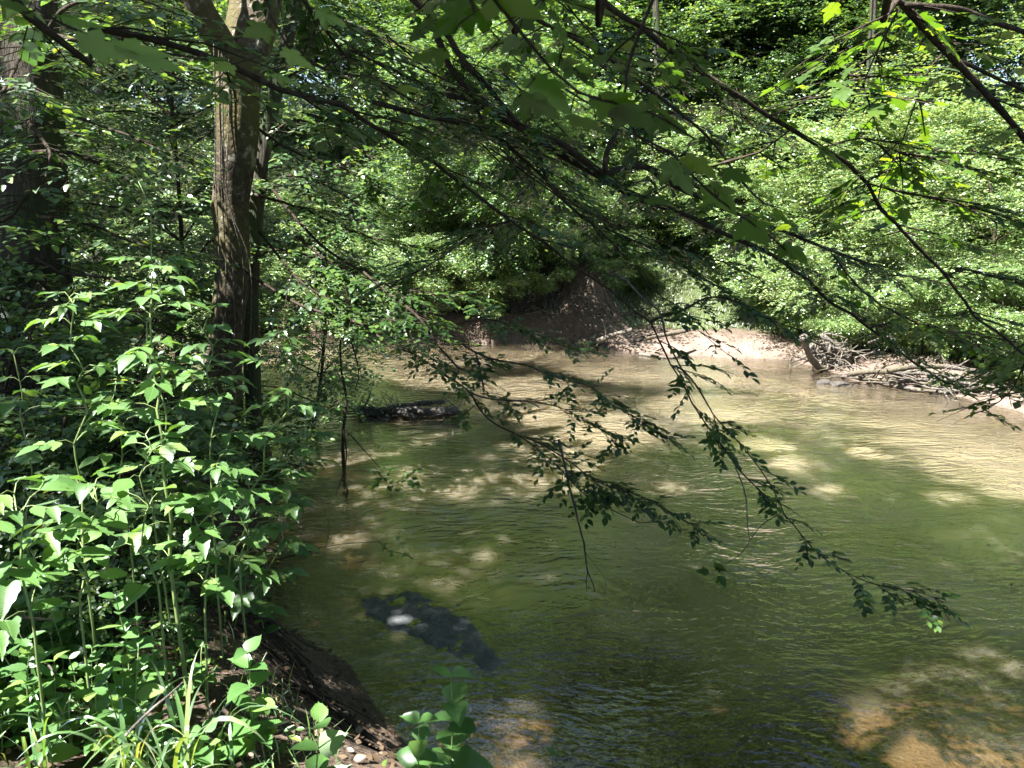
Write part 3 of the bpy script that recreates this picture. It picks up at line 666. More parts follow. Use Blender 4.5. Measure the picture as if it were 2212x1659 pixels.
# ------------------------------------------------------------------ overhead crowns (trunk bases off to the left and behind)
def canopy_tree(name, loc, h, r0, cz, rad, n_sp, rng, label, group=None, mat='leaf_wood', trunk=True, bark='bark_dark', size=.13):
    x, y = loc; base = on_ground(x, y, -.2)
    root = thing(name, base, label, 'tree', group)
    c = np.array([x, y, cz]) + np.array([rng.normal(0, .5), rng.normal(0, .5), 0])
    def filt(p): return sun_ok(p, rng) & ~visible_low(p)
    L, cc = crown_leaves(c, rad, n_sp, rng, L_SMALL6, size, per=10, spray_len=.75, clumps=46, filt=filt)
    cr = put('crown', L.mesh(name + '_crown'), M[mat], root, loc=-base)
    if trunk:
        T = Tubes(); top = np.array([x, y, cz + rad[2] * .7])
        tr, rr = limb_tubes(T, base, top, r0, cc, rng, k=9)
        put('trunk', T.mesh(name + '_trunk'), M[bark], root, loc=-base)
        TL = Tubes()
        for e in cc[:26]:
            if visible_low(e[None])[0]: continue
            j = int(np.argmin(abs(tr[:, 2] - max(cz - rad[2], e[2] - 1.6)))); s = tr[j]
            q = spline([s, (s + e) / 2 + [0, 0, .3], e], step=.5)
            if visible_low(q).any(): continue
            TL.add(q, np.linspace(rr[j] * .45, .012, len(q)), k=5, cap=False)
        if TL.n: put('limbs', TL.mesh(name + '_limbs'), M[bark], cr)
    return root
CG = 'shade trees standing out of the picture round the creek'
for i, (x, y, cz, r, nsp) in enumerate([(-7, 2, 12, 4.6, 2600), (-4.2, -2.6, 11, 4.4, 2600), (1.5, -5, 12, 4.5, 2000), (-11, -3, 14, 4.8, 1800), (-11.5, 4.5, 13, 4.6, 1800), (-2.5, -8.5, 13, 4.5, 1500), (6.5, -3.2, 10.5, 4.2, 1800),
                                        (-8, -8, 14, 4.6, 1200)]):
    canopy_tree('shade_tree', (x, y), 15, .22, cz, (r, r, 3.0), nsp, R(200 + i), 'tall shade tree outside the picture, ' + ('left of the thick tree', 'behind the camera to the left', 'behind the camera to the right', 'far behind to the left', 'far out to the left', 'directly far behind', 'near the bank on the right behind', 'farthest back in the near wood')[i], CG)

canopy_tree('shade_tree', (5.6, -.6), 16, .2, 11.5, (4.6, 4.8, 2.8), 2400, R(220), 'tall shade tree outside the picture on the right, its crown over the water', None)
for i, (x, y, cz, r, nsp, lab) in enumerate(((-3.2, 19.2, 11.5, 4.4, 2400, 'dark trunked tall tree on the far bank left of centre, its crown above the picture'), (3.4, 19.8, 11.5, 4.4, 2400, 'dark trunked tall tree standing above the bare dirt slope'),
                                         (8.2, 18.2, 11.5, 4.2, 2200, 'dark trunked tall tree among the vine thickets'), (-9.5, 18.8, 11, 4.4, 2200, 'dark trunked tall tree on the far bank, left'), (.2, 22.5, 13, 4.2, 2000, 'slim dark trunk in the middle of the far wood'))):
    canopy_tree('bank_tree', (x, y), 16, .13, cz, (r, r, 3.0), nsp, R(240 + i), lab, 'tall dark trunks on the far bank')  # crowns added above the frame to cast shade pockets on the far foliage
# ------------------------------------------------------------------ the two big trunks on the left bank
def trunk_mesh(name, pts, rad, rng, k=26, lump=.10, step=.05, flare=None):
    q = spline(pts, step=step); s = np.linspace(0, 1, len(q))
    r = np.interp(s, np.linspace(0, 1, len(rad)), rad)
    T = Tubes(); T.add(q, r, k=k)
    V = T.V[0].reshape(len(q), k, 3)
    ang = np.arange(k) * 2 * math.pi / k
    z = q[:, 2][:, None] * np.ones((1, k)); A = ang[None, :] * np.ones((len(q), 1))
    f = 1 + lump * (fbm(np.cos(A) * 1.6 + 7, z * 1.1 + np.sin(A) * 1.6, 41, 3) * 2 + .6 * fbm(np.cos(A) * 5 + 9, z * 3.2 + np.sin(A) * 5, 42, 3))
    T.V[0] = (q[:, None] + (V - q[:, None]) * f[..., None]).reshape(-1, 3)
    return T.mesh(name), q, r

YT = 7.4
fb = P(478, 905, YT); fb[2] = gz(fb[0], fb[1])
forked = thing('forked_tree', fb, 'large grey-barked tree forking near the top, on the bank left of centre', 'tree')
me, q, r = trunk_mesh('forked_tree_trunk', [fb - [0, 0, .3], P(480, 830, YT), P(489, 720, YT), P(502, 580, YT), P(499, 430, YT + .05), P(511, 300, YT), P(512, 200, YT), P(520, 120, YT)],
                      [.27, .20, .180, .155, .15, .155, .17, .19, .20], R(31), lump=.22)
tk = put('trunk', me, M['bark'], forked, loc=-fb)
for pts, rad in (([P(512, 185, YT), P(480, 100, YT - .1), P(440, 30, YT - .2), P(400, -60, YT - .3), P(330, -260, YT - .5), P(300, -500, YT - .2)], [.13, .12, .115, .11, .09, .05]),
                 ([P(520, 170, YT), P(548, 80, YT + .1), P(575, -20, YT + .2), P(600, -160, YT + .3), P(640, -420, YT + .4)], [.19, .17, .15, .13, .08]),
                 ([P(518, 150, YT + .1), P(525, 60, YT + .25), P(532, -20, YT + .4), P(540, -200, YT + .7)], [.17, .16, .13, .08])):
    me, _, _ = trunk_mesh('forked_tree_limb', pts, rad, R(32), k=18, lump=.25)
    put('limb', me, M['bark'], forked, loc=-fb)
rg = R(33)
L, cc = crown_leaves(P(500, -600, YT) + [0, 0, 2.0], (4.0, 4.0, 2.6), 2400, rg, L_SMALL6, .12, per=10, spray_len=.7, clumps=40, filt=lambda p: sun_ok(p, rg) & ~visible_low(p))
put('crown', L.mesh('forked_tree_crown'), M['leaf_wood'], forked, loc=-fb)
TV = Tubes(); rv = R(34)
for k in range(5):
    u0 = 468 + 6 * k; pts = [P(u0 - 6 + 12 * rv.random(), v, YT - .235 - .02 * rv.random()) + np.array([(.05 if v > 500 else 0) * k, 0, 0]) for v in (90, 250, 420, 560, 700, 800)]
    TV.add(spline(pts, .12, .006, rv), .006, k=4, cap=False)
tag(put('hanging_vine', TV.mesh('hanging_vine'), M['dead']), 'thin pale woody vine running down the front of the forked trunk', 'vine')

db = P(95, 930, 7.0); db[2] = gz(db[0], db[1])
dark = thing('thick_tree', db, 'thick dark furrowed trunk near the left edge of the picture', 'tree')
me, _, _ = trunk_mesh('thick_tree_trunk', [db - [0, 0, .3], P(95, 880, 7.0), P(85, 740, 7.0), P(72, 560, 7.05), P(66, 380, 7.1), P(58, 150, 7.2), P(50, -100, 7.4), P(40, -500, 7.7)],
                      [.40, .32, .29, .28, .27, .26, .25, .20], R(35), k=30, lump=.16)
put('trunk', me, M['bark_dark'], dark, loc=-db)
rg2 = R(36)
L, cc = crown_leaves(P(60, -650, 7.4) + [0, 0, 2.4], (4.4, 4.4, 2.6), 2400, rg2, L_SMALL6, .12, per=10, spray_len=.7, clumps=40, filt=lambda p: sun_ok(p, rg2) & ~visible_low(p))
put('crown', L.mesh('thick_tree_crown'), M['leaf_wood'], dark, loc=-db)

lb = P(545, 900, 8.3); lb[2] = gz(lb[0], lb[1])
lean = thing('leaning_tree', lb, 'slim dark tree leaning right behind the forked trunk', 'tree')
me, _, _ = trunk_mesh('leaning_tree_trunk', [lb - [0, 0, .2], P(542, 700, 8.3), P(545, 560, 8.3), P(560, 380, 8.3), P(588, 230, 8.4), P(620, 90, 8.5), P(655, -60, 8.6), P(700, -260, 8.8)],
                      [.10, .09, .088, .085, .08, .075, .07, .05], R(37), k=12)
put('trunk', me, M['bark_dark'], lean, loc=-lb)
rl = R(38)
L, cc = crown_leaves(P(690, -280, 9) + [0, 0, .6], (2.4, 2.4, 1.6), 700, rl, L_SMALL6, .10, per=9, spray_len=.6, clumps=20, filt=lambda p: sun_ok(p, rl) & ~visible_low(p))
put('crown', L.mesh('leaning_tree_crown'), M['leaf_wood'], lean, loc=-lb)

# ------------------------------------------------------------------ overhanging branches
DENS = 1.75
def leafy_branch(tree, base, trace, d0, d1, r0, r1, seed, start=0.0, dens=9.0, tw=.42, tpl=L_OVATE, size=.062, mat='leaf_elm', pre=None, name='branch', bark='twig', n_leaf=7, side_drop=.12, droop=.15, dmid=None):
    """trace: picture-derived course; depth runs from d0 to d1 along it"""
    rng = R(seed); m = len(trace); s = np.linspace(0, 1, m)
    if dmid is None: dd = d0 + (d1 - d0) * s
    else: dd = np.interp(s, np.linspace(0, 1, len(dmid)), dmid)
    pts = [P(u, v, Yd) for (u, v), Yd in zip(trace, dd)]
    npre = 0
    if pre is not None: pts = [np.array(x, float) for x in pre] + pts; npre = len(pre)
    q = spline(pts, step=.06, wob=.004, rng=rng)
    L_ = np.concatenate([[0], np.cumsum(np.linalg.norm(np.diff(q, axis=0), axis=1))])
    rad = r0 + (r1 - r0) * (L_ / L_[-1]) ** .8
    T = Tubes(); T.add(q, rad * (1 + .10 * np.sin(L_ * 17 + seed)), k=7)
    if dens > 0:
        i0 = np.searchsorted(L_, L_[-1] * start)
        if npre: i0 = max(i0, int(len(q) * npre / (len(pts)) * .8))
        nt_ = max(3, int((L_[-1] - L_[i0]) * dens * DENS))
        ii = np.sort(rng.integers(i0, len(q), nt_))
        tan = nrm(np.gradient(q, axis=0))[ii]
        hs = nrm(np.cross(tan, [0, 0, 1.0])) * np.where(np.arange(nt_) % 2, 1, -1)[:, None]
        frac = (L_[ii] / L_[-1])[:, None]
        d = hs * rng.uniform(.4, 1.1, (nt_, 1)) + tan * rng.uniform(.4, 1.0, (nt_, 1)) + rng.normal(0, .18, (nt_, 3)); d[:, 2] = d[:, 2] * .5 - side_drop
        d = nrm(d)
        ln = tw * rng.uniform(.35, 1.3, nt_) * (1.15 - .55 * frac[:, 0])
        TW = T; LV = Leaves(lambda p: sun_ok(p, rng, .2, 22) )
        P1 = []; D1 = []; PL = []
        for i in range(nt_):
            a = q[ii[i]]; e = a + d[i] * ln[i] - np.array([0, 0, .10 * ln[i]]); mid = (a + e) / 2 + np.array([0, 0, .04 * ln[i]]) + rng.normal(0, .02, 3) * ln[i]
            TW.add(np.array([a, mid, e]), [.0045, .0032, .0018], k=3, cap=False)
            P1.append(a + d[i] * ln[i] * .25); D1.append(d[i] + rng.normal(0, .25, 3)); PL.append(ln[i])
            if ln[i] > tw * .55:
                for kk in range(2):
                    P1.append(mid + rng.normal(0, .01, 3)); D1.append(d[i] + nrm(np.cross(d[i], [0, 0, 1.])) * rng.choice([-1, 1]) * .9 + [0, 0, -.1]); PL.append(ln[i] * .6)
        P1 = np.array(P1); D1 = np.array(D1)
        sprays(LV, TW, P1, D1, rng, tpl, n_leaf, tw * .55, size, flat=.13, twig_r=.0022, droop=droop)
    b = put(name, T.mesh('branch'), M[bark], tree, loc=-base)
    if dens > 0: put('leaves', LV.mesh('leaves'), M[mat], b)
    return b, q

# tree whose limbs reach over the creek from the upper left
ab = on_ground(-3.6, -1.2, -.2)
elm = thing('overhanging_elm', ab, 'small-leaved tree reaching its dark branches over the creek from the upper left', 'tree')
EA = np.array([-2.2, .4, 6.2])
me, _, _ = trunk_mesh('elm_trunk', [ab, [-3.3, -.9, 2.5], [-2.8, -.3, 4.8], EA, [-1.6, 1.0, 8.5], [-1.4, 1.2, 10]], [.2, .16, .14, .12, .08, .04], R(41), k=12)
put('trunk', me, M['bark_dark'], elm, loc=-ab)
EB = np.array([-1.0, 3.2, 4.9])
def top_crown(tree, base, c, rad, n, seed):  # unseen upper crowns, added out of frame to shade the creek water
    rng = R(seed)
    L, cc = crown_leaves(c, rad, n, rng, L_SMALL6, .12, per=10, spray_len=.7, clumps=44, filt=lambda p: sun_ok(p, rng) & ~visible_low(p))
    put('crown', L.mesh('crown'), M['leaf_wood'], tree, loc=-base)
top_crown(elm, ab, (-3.8, 1.0, 8.6), (2.6, 2.6, 1.2), 1300, 45)
top_crown(elm, ab, (-1.0, 2.2, 10.5), (4.2, 4.2, 2.4), 2600, 43)
def E(trace, d0, d1, r0, r1, seed, **kw): return leafy_branch(elm, ab, trace, d0, d1, r0, r1, seed, **kw)
E([(860, -60), (894, 0), (937, 43), (944, 77), (970, 140), (1004, 190), (1022, 212)], 4.4, 4.9, .028, .020, 50, pre=[EA, EB], dens=3)
E([(937, 43), (964, 70), (1004, 133), (1054, 187), (1090, 233), (1120, 267)], 4.5, 4.9, .020, .016, 51, dens=4)
E([(968, 200), (1020, 213), (1070, 247), (1120, 273), (1154, 300), (1197, 327), (1270, 367), (1337, 407), (1390, 433), (1475, 462), (1580, 512), (1675, 553), (1708, 580), (1752, 613), (1792, 653), (1842, 680), (1892, 720), (1942, 760), (1992, 796), (2048, 830)],
  4.8, 6.6, .031, .007, 52, start=.1, dens=8)
E([(1154, 293), (1210, 310), (1270, 353), (1310, 373), (1354, 360), (1400, 363), (1437, 393), (1474, 410), (1600, 465), (1720, 510), (1825, 553), (1885, 576), (1918, 593), (1975, 598), (2080, 620)], 4.9, 6.4, .026, .006, 53, dens=8, start=.15)
E([(1307, 370), (1310, 333), (1330, 290), (1350, 257), (1420, 240), (1500, 250)], 5.1, 5.6, .022, .008, 54, dens=8, start=.5)
E([(804, 220), (897, 247), (1014, 273), (1080, 303), (1137, 350), (1180, 387), (1204, 413), (1237, 453), (1287, 483), (1354, 513), (1437, 553), (1520, 600), (1600, 650)], 4.2, 5.8, .014, .005, 55, dens=9)
E([(1160, 310), (1170, 350), (1187, 400), (1237, 453), (1290, 490)], 4.9, 5.2, .011, .007, 56, dens=4)
E([(1020, 213), (1050, 280), (1080, 303), (1180, 387)], 4.8, 5.0, .012, .006, 57, dens=6)
# the long near branch crossing the forked trunk and running down to the water on the right
E([(60, 30), (200, 60), (330, 85), (480, 130), (600, 190), (737, 227), (790, 263), (854, 300), (924, 343), (984, 387), (1047, 433), (1104, 477), (1164, 517), (1214, 553), (1270, 593), (1330, 636), (1370, 670), (1404, 696), (1424, 736), (1447, 786), (1474, 826), (1495, 870), (1525, 916), (1565, 970), (1588, 1006), (1615, 1036), (1648, 1066), (1688, 1106), (1715, 1133), (1755, 1183), (1808, 1226), (1892, 1263), (1992, 1280), (2038, 1300)],
  2, 4, .016, .003, 58, dens=3.6, start=.18, dmid=[2.0, 2.6, 3.4, 4.2, 4.8, 4.9, 4.7, 4.4], pre=[EA, (-1.9, 1.2, 4.9)], tw=.34)
E([(1404, 696), (1437, 683), (1475, 669), (1525, 643), (1585, 650), (1625, 676), (1682, 696), (1740, 720)], 4.9, 5.4, .010, .004, 59, dens=10, tw=.35)
E([(1450, 790), (1475, 800), (1510, 845), (1540, 895), (1590, 950), (1640, 1010), (1670, 1060), (1700, 1120)], 4.9, 4.6, .007, .003, 60, dens=5, tw=.32)
E([(1588, 1006), (1600, 1040), (1610, 1080), (1615, 1130), (1620, 1165)], 4.7, 4.6, .005, .003, 61, dens=0, bark='dead', name='dead_twig')
E([(1314, 583), (1354, 606), (1387, 643), (1420, 670), (1434, 703), (1440, 733), (1470, 793), (1500, 840)], 4.7, 4.9, .009, .005, 62, dens=0, bark='dead', name='dead_twig')
E([(1330, 636), (1300, 625), (1265, 640), (1230, 636)], 4.7, 4.8, .004, .002, 63, dens=0, bark='dead', name='dead_twig')
E([(1104, 477), (1030, 500), (950, 560), (880, 600)], 4.4, 4.8, .008, .003, 64, dens=9, tw=.4)
E([(700, 60), (760, 110), (850, 150), (960, 205)], 3.8, 4.6, .012, .006, 65, dens=9, pre=[EA, EB + [-.6, -.3, 0]], start=.4, tw=.5)
E([(640, 100), (700, 150), (800, 170), (950, 230), (1060, 330), (1130, 420)], 5.2, 6.0, .012, .006, 66, dens=9, start=.1, tw=.55)

rt_ = R(800)
for k in range(16):
    u0 = rt_.uniform(700, 1420); v0 = rt_.uniform(-40, 330); ln = rt_.uniform(260, 520); sl = rt_.uniform(.45, .95)
    tr_ = [(u0 + ln * t, v0 + ln * t * sl * (1 + .15 * math.sin(3 * t + k)) + rt_.normal(0, 5)) for t in (0, .25, .5, .75, 1)]
    d_ = rt_.uniform(4.3, 5.8); E(tr_, d_, d_ + rt_.uniform(.2, 1.0), .0065, .002, 810 + k, dens=4.0, tw=.34)

# leafy twig added above the picture to shade the near shallows
rt2 = R(830); LV = Leaves(); T = Tubes(); pc = []
for u_, v_ in ((1060, 1500), (1110, 1550), (1150, 1600), (1090, 1620), (1180, 1650), (1040, 1560), (1000, 1520)):
    for t_ in (4.6, 5.0, 5.4): pc.append(W(u_, v_) + SUN_DIR * t_ + rt2.normal(0, .08, 3))
pc = np.array(pc); sprays(LV, T, pc, rt2.normal(size=pc.shape) * [1, 1, .15], rt2, L_OVATE, 7, .26, .07)
q = spline([(-1.9, 1.2, 4.9), pc.mean(0) - [.5, .4, -.1], pc.mean(0)], .06); T.add(q, np.linspace(.012, .004, len(q)), k=5)
for e in pc: T.add(np.array([q[len(q) // 2 + rt2.integers(0, len(q) // 2)], e]), .0025, k=3, cap=False)
b_ = put('branch', T.mesh('branch'), M['twig'], elm, loc=-ab); put('leaves', LV.mesh('leaves'), M['leaf_elm'], b_)  # added sun blocker, hung on the elm as a branch

# branches from the forked tree drooping to the creek
def Fk(trace, d0, d1, r0, r1, seed, **kw): return leafy_branch(forked, fb, trace, d0, d1, r0, r1, seed, **kw)
leafy_branch(lean, lb, [(562, 370), (620, 450), (690, 525), (737, 560), (777, 583), (830, 626), (870, 656), (917, 700), (937, 736), (964, 766), (992, 797)], 8.3, 6.2, .018, .010, 70, dens=9, start=.2, tw=.5, size=.07)
Fk([(500, 560), (580, 620), (650, 660), (737, 686), (787, 703), (837, 743), (884, 760), (924, 783), (970, 816), (1014, 846), (1037, 883), (1070, 916), (1120, 940), (1164, 973), (1204, 1006), (1237, 1043), (1270, 1073), (1320, 1100), (1380, 1130)],
   7.3, 5.2, .020, .003, 71, dens=4.5, start=.2, tw=.42, dmid=[7.3, 6.9, 6.3, 5.8, 5.4])
Fk([(1000, 745), (1054, 773), (1137, 790), (1204, 816), (1277, 836), (1320, 873), (1370, 900), (1404, 923), (1464, 963)], 6.2, 5.6, .010, .003, 72, dens=7.5, tw=.34)
Fk([(1010, 845), (1070, 863), (1170, 870), (1237, 893), (1304, 930), (1330, 950)], 6.0, 5.6, .008, .003, 73, dens=8, tw=.34)
Fk([(1027, 760), (1037, 800), (1047, 853)], 6.1, 6.1, .009, .006, 74, dens=8, tw=.3)
Fk([(1120, 940), (1170, 960), (1220, 990), (1290, 1040), (1350, 1060), (1420, 1090), (1490, 1130)], 5.6, 5.2, .006, .003, 75, dens=9, tw=.32)
Fk([(985, 700), (1040, 690), (1100, 700), (1180, 730), (1260, 750)], 6.4, 6.4, .009, .004, 76, dens=12, tw=.4, start=.1)
Fk([(640, 510), (720, 570), (820, 610), (900, 630), (1000, 640)], 7.6, 7.2, .016, .005, 77, dens=12, tw=.5, start=.1, size=.08)
Fk([(560, 500), (640, 600), (720, 650), (840, 690), (900, 700)], 7.6, 7.0, .016, .005, 78, dens=12, tw=.5, start=.2, size=.08)
Fk([(550, 420), (650, 450), (760, 500), (880, 530)], 7.8, 7.6, .016, .005, 79, dens=12, tw=.55, start=.2, size=.08)
Fk([(530, 260), (640, 330), (760, 370), (860, 430)], 7.6, 7.6, .016, .005, 80, dens=12, tw=.6, start=.2, size=.08)

# leafy boughs of the thick tree, spreading in flat layers over the upper left
def Dk(trace, d0, d1, seed, **kw):
    kw.setdefault('size', .085); kw.setdefault('mat', 'leaf_wood'); kw.setdefault('tw', .6)
    return leafy_branch(dark, db, trace, d0, d1, .022, .005, seed, **kw)
for k, (tr_, a_, b_) in enumerate((
    ([(70, 60), (170, 90), (290, 120), (420, 190)], 6.9, 5.6), ([(60, 180), (-20, 210), (-120, 260)], 6.8, 5.8), ([(80, 200), (160, 250), (270, 290), (400, 350)], 6.8, 6.2),
    ([(70, 330), (150, 330), (260, 380), (360, 460)], 6.8, 5.8), ([(60, 420), (20, 470), (-60, 500)], 6.6, 5.2), ([(90, 470), (180, 480), (280, 520), (400, 560)], 6.8, 6.0),
    ([(80, 110), (140, 20), (260, -10), (380, 30)], 6.8, 5.4), ([(80, 560), (140, 590), (230, 600), (300, 640)], 6.7, 5.8), ([(60, 260), (90, 300), (110, 340), (90, 400)], 6.5, 5.0),
    ([(60, 90), (40, 130), (10, 190), (-20, 240)], 6.5, 4.8), ([(90, 640), (200, 660), (300, 700), (400, 730)], 6.9, 6.4))):
    Dk(tr_, a_, b_, 700 + k, dens=6.5)
for k, (tr_, a_, b_) in enumerate((
    ([(575, 300), (640, 260), (720, 290), (800, 340)], 8.3, 7.4), ([(560, 420), (620, 380), (700, 400), (790, 450)], 8.3, 7.6), ([(600, 180), (680, 140), (760, 170), (850, 230)], 8.3, 7.0),
    ([(630, 60), (720, 40), (820, 80), (900, 140)], 8.4, 7.2), ([(548, 560), (600, 540), (680, 560), (760, 620)], 8.3, 7.8), ([(560, 380), (480, 380), (420, 420), (330, 450)], 8.4, 8.2),
    ([(590, 210), (480, 220), (400, 260), (320, 300)], 8.4, 8.4))):
    leafy_branch(lean, lb, tr_, a_, b_, .018, .005, 720 + k, size=.085, mat='leaf_wood', tw=.6, dens=6)

# the maple whose lobed leaves fill the upper right, some of them close overhead
mb = on_ground(-1.4, -2.8, -.2)
mapl = thing('overhanging_maple', mb, 'lobed-leaf maple hanging its branches across the upper right and close overhead', 'tree')
MA = np.array([-.6, -.6, 5.2])
top_crown(mapl, mb, (2.2, 1.0, 9.5), (4.2, 4.2, 2.2), 2400, 44)
me, _, _ = trunk_mesh('maple_trunk', [mb, [-1.3, -2.4, 3], [-.8, -1.2, 4.6], MA, [.2, .5, 6.6], [.6, 1.4, 8]], [.18, .14, .12, .10, .07, .04], R(42), k=12)
put('trunk', me, M['bark_dark'], mapl, loc=-mb)
def Mp(trace, d0, d1, r0, r1, seed, **kw):
    kw.setdefault('tpl', L_MAPLE); kw.setdefault('size', .078); kw.setdefault('mat', 'leaf_maple'); kw.setdefault('n_leaf', 4); kw.setdefault('dens', 3.4); kw.setdefault('droop', .05); kw.setdefault('tw', .42)
    return leafy_branch(mapl, mb, trace, d0, d1, r0, r1, seed, **kw)
Mp([(1290, -30), (1304, 0), (1337, 30), (1387, 60), (1420, 90), (1475, 133), (1518, 157), (1602, 210), (1655, 253), (1708, 280), (1775, 320), (1828, 353), (1875, 397), (1902, 450), (1948, 500), (2005, 553), (2042, 596), (2075, 640), (2108, 683), (2158, 720), (2212, 766), (2300, 830)],
   2.8, 4.6, .012, .007, 90, pre=[MA, (.1, 1.0, 4.6)], start=.1, dmid=[2.2, 2.5, 2.8, 3.0, 3.2, 3.6, 4.0, 4.2], size=.062)
Mp([(1100, 0), (1137, 30), (1204, 67), (1270, 100), (1320, 127), (1397, 190), (1475, 250), (1540, 310), (1605, 395), (1650, 440)], 2.6, 4.2, .012, .006, 91, pre=[MA, (-.1, 1.2, 4.7)], start=.1)
Mp([(1920, -20), (1938, 0), (1968, 30), (2022, 93), (2055, 123), (2102, 173), (2152, 227), (2185, 267), (2212, 300), (2300, 400)], 3.0, 3.8, .020, .014, 92, pre=[MA, (1.1, 1.6, 4.8)], start=.2)
Mp([(1958, 10), (2008, 15), (2068, 20), (2142, 43), (2212, 70), (2300, 110)], 3.1, 3.4, .013, .009, 93)
Mp([(2055, 123), (2108, 147), (2168, 177), (2212, 197), (2300, 250)], 3.4, 3.6, .009, .006, 94)
Mp([(1942, 20), (1892, 117), (1868, 183), (1835, 230), (1802, 277)], 2.8, 3.0, .004, .002, 95, size=.06, dens=8, tw=.36)
Mp([(2035, 117), (2002, 167), (1968, 250), (1935, 337), (1912, 383), (1890, 412)], 3.0, 3.2, .004, .002, 96, size=.06, dens=8, tw=.36)
Mp([(1802, 553), (1848, 613), (1882, 643), (1942, 680), (2025, 713), (2092, 720), (2200, 740)], 5.0, 5.2, .008, .004, 97, tpl=L_OVATE, size=.07, dens=9)
Mp([(1708, 280), (1640, 330), (1560, 350), (1500, 400)], 2.9, 3.2, .004, .002, 98, size=.06, dens=8)
Mp([(1775, 320), (1860, 300), (1940, 330), (2040, 320)], 3.0, 3.1, .004, .002, 99, size=.06, dens=9)
Mp([(1875, 397), (1960, 420), (2060, 430), (2150, 480)], 3.2, 3.2, .004, .002, 100, size=.06, dens=9)
Mp([(1655, 253), (1720, 230), (1800, 180), (1860, 150)], 2.8, 3.0, .004, .002, 101, size=.06, dens=9)
Mp([(1875, 710), (1925, 696), (1975, 700), (2058, 716), (2150, 760)], 5.9, 5.9, .009, .004, 102, tpl=L_OVATE, size=.07, dens=12)
Mp([(2042, 596), (2090, 580), (2150, 600), (2230, 590)], 4.4, 4.6, .006, .003, 103, tpl=L_OVATE, size=.07, dens=12)
Mp([(2048, 830), (2110, 800), (2150, 790), (2230, 800)], 6.4, 6.0, .008, .004, 104, tpl=L_OVATE, size=.07, dens=12)
Mp([(2230, 720), (2210, 790), (2180, 850), (2140, 880), (2120, 890)], 4.6, 5.0, .006, .003, 105, tpl=L_OVATE, size=.07, dens=14)
# a few leaves close to the lens, held on their own twig
def near_sprig(trace, depths, leaves, seed):
    rng = R(seed)
    pts = [P(u, v, d) for (u, v), d in zip(trace, depths)]
    q = spline([MA + [0, .6, -.2], pts[0] + [0, -.3, .5]] + pts, step=.05)
    T = Tubes(); T.add(q, np.linspace(.006, .002, len(q)), k=5)
    LV = Leaves(); TW = T
    for u, v, d, du, dv, size in leaves:
        a = P(u, v, d); e = P(u + du, v + dv, d + .02)
        dr = e - a
        LV.add(L_MAPLE, a, dr, np.array([0, .30, 1.0]) + rng.normal(0, .12, 3), size, rng)
        j = q[np.argmin(np.linalg.norm(q - a, axis=1))]
        TW.add(np.array([j, (j + a) / 2 + [0, 0, .01], a]), .0012, k=4, cap=False)
    b = put('branch', T.mesh('branch'), M['twig'], mapl, loc=-mb); put('leaves', LV.mesh('leaves'), M['leaf_maple'], b)
near_sprig([(1000, -60), (1060, -10), (1150, 100), (1250, 200), (1400, 240), (1500, 300)], [1.0, 1.0, 1.1, 1.2, 1.3, 1.35],
           [(1040, -20, 1.0, 70, 30, .09), (1020, 10, 1.05, -80, 60, .07), (1150, 170, 1.15, 60, 50, .08), (1290, 215, 1.25, 80, 20, .085), (1330, 235, 1.25, 90, 40, .08), (1230, 250, 1.2, 70, 30, .075),
            (1400, 255, 1.35, 90, 20, .08), (1480, 340, 1.35, 70, 40, .075), (1120, 210, 1.15, 90, 30, .07), (960, 110, 1.1, -60, 10, .06)], 110)
near_sprig([(1350, 200), (1450, 330), (1550, 430), (1650, 500), (1720, 560)], [1.3, 1.4, 1.45, 1.5, 1.6],
           [(1440, 350, 1.4, 70, 70, .08), (1530, 400, 1.45, 80, 80, .085), (1600, 480, 1.5, 90, 70, .08), (1690, 530, 1.55, 80, 40, .07), (1560, 370, 1.45, 90, 30, .07), (1400, 430, 1.5, 50, 10, .06)], 111)
near_sprig([(0, -60), (80, 20), (200, 80), (330, 110), (450, 130)], [1.3, 1.3, 1.3, 1.35, 1.45],
           [(60, 20, 1.3, -60, -10, .07), (170, 90, 1.3, 90, 25, .09), (250, 100, 1.3, 90, 15, .085), (300, 120, 1.35, 90, 30, .075), (120, 40, 1.3, 80, 10, .07), (420, 130, 1.5, 60, -10, .06)], 112)
near_sprig([(560, -60), (600, 60), (640, 120), (700, 150)], [1.6, 1.6, 1.65, 1.7], [(610, 110, 1.6, 60, 30, .07), (580, 60, 1.6, -70, 20, .06), (680, 25, 1.7, 80, 25, .07), (590, 160, 1.7, 70, 20, .06), (500, 140, 1.7, -40, 10, .05), (860, 190, 1.6, 60, 5, .05)], 113)

# bare stick dangling into the creek below the branch tip, and the dark sapling by the left shore
def stick(name, pts, r0, r1, mat, label, cat, seed, k=7, forks=()):
    rng = R(seed); T = Tubes(); q = spline(pts, .05, .004, rng)
    T.add(q, np.linspace(r0, r1, len(q)), k=k, rough=.2, rng=rng)
    for f, r in forks: T.add(spline(f, .04, .002, rng), np.linspace(r, r * .4, len(spline(f, .04))), k=4, cap=False)
    return tag(put(name, T.mesh(name), M[mat]), label, cat)
stick('dangling_stick', [P(1207, 950, 5.3), P(1217, 993, 5.3), P(1227, 1036, 5.28), P(1244, 1106, 5.25), P(1260, 1173, 5.22), P(1270, 1240, 5.2)], .011, .006, 'wet',
      'thin dark broken stick hanging upright into the water near the centre', 'stick', 120,
      forks=[([P(1270, 1235, 5.2), P(1266, 1255, 5.2), P(1268, 1278, 5.2)], .004), ([P(1270, 1235, 5.2), P(1280, 1258, 5.2), P(1286, 1280, 5.2)], .005), ([P(1262, 1190, 5.2), P(1300, 1240, 5.2), P(1312, 1275, 5.2)], .002)])
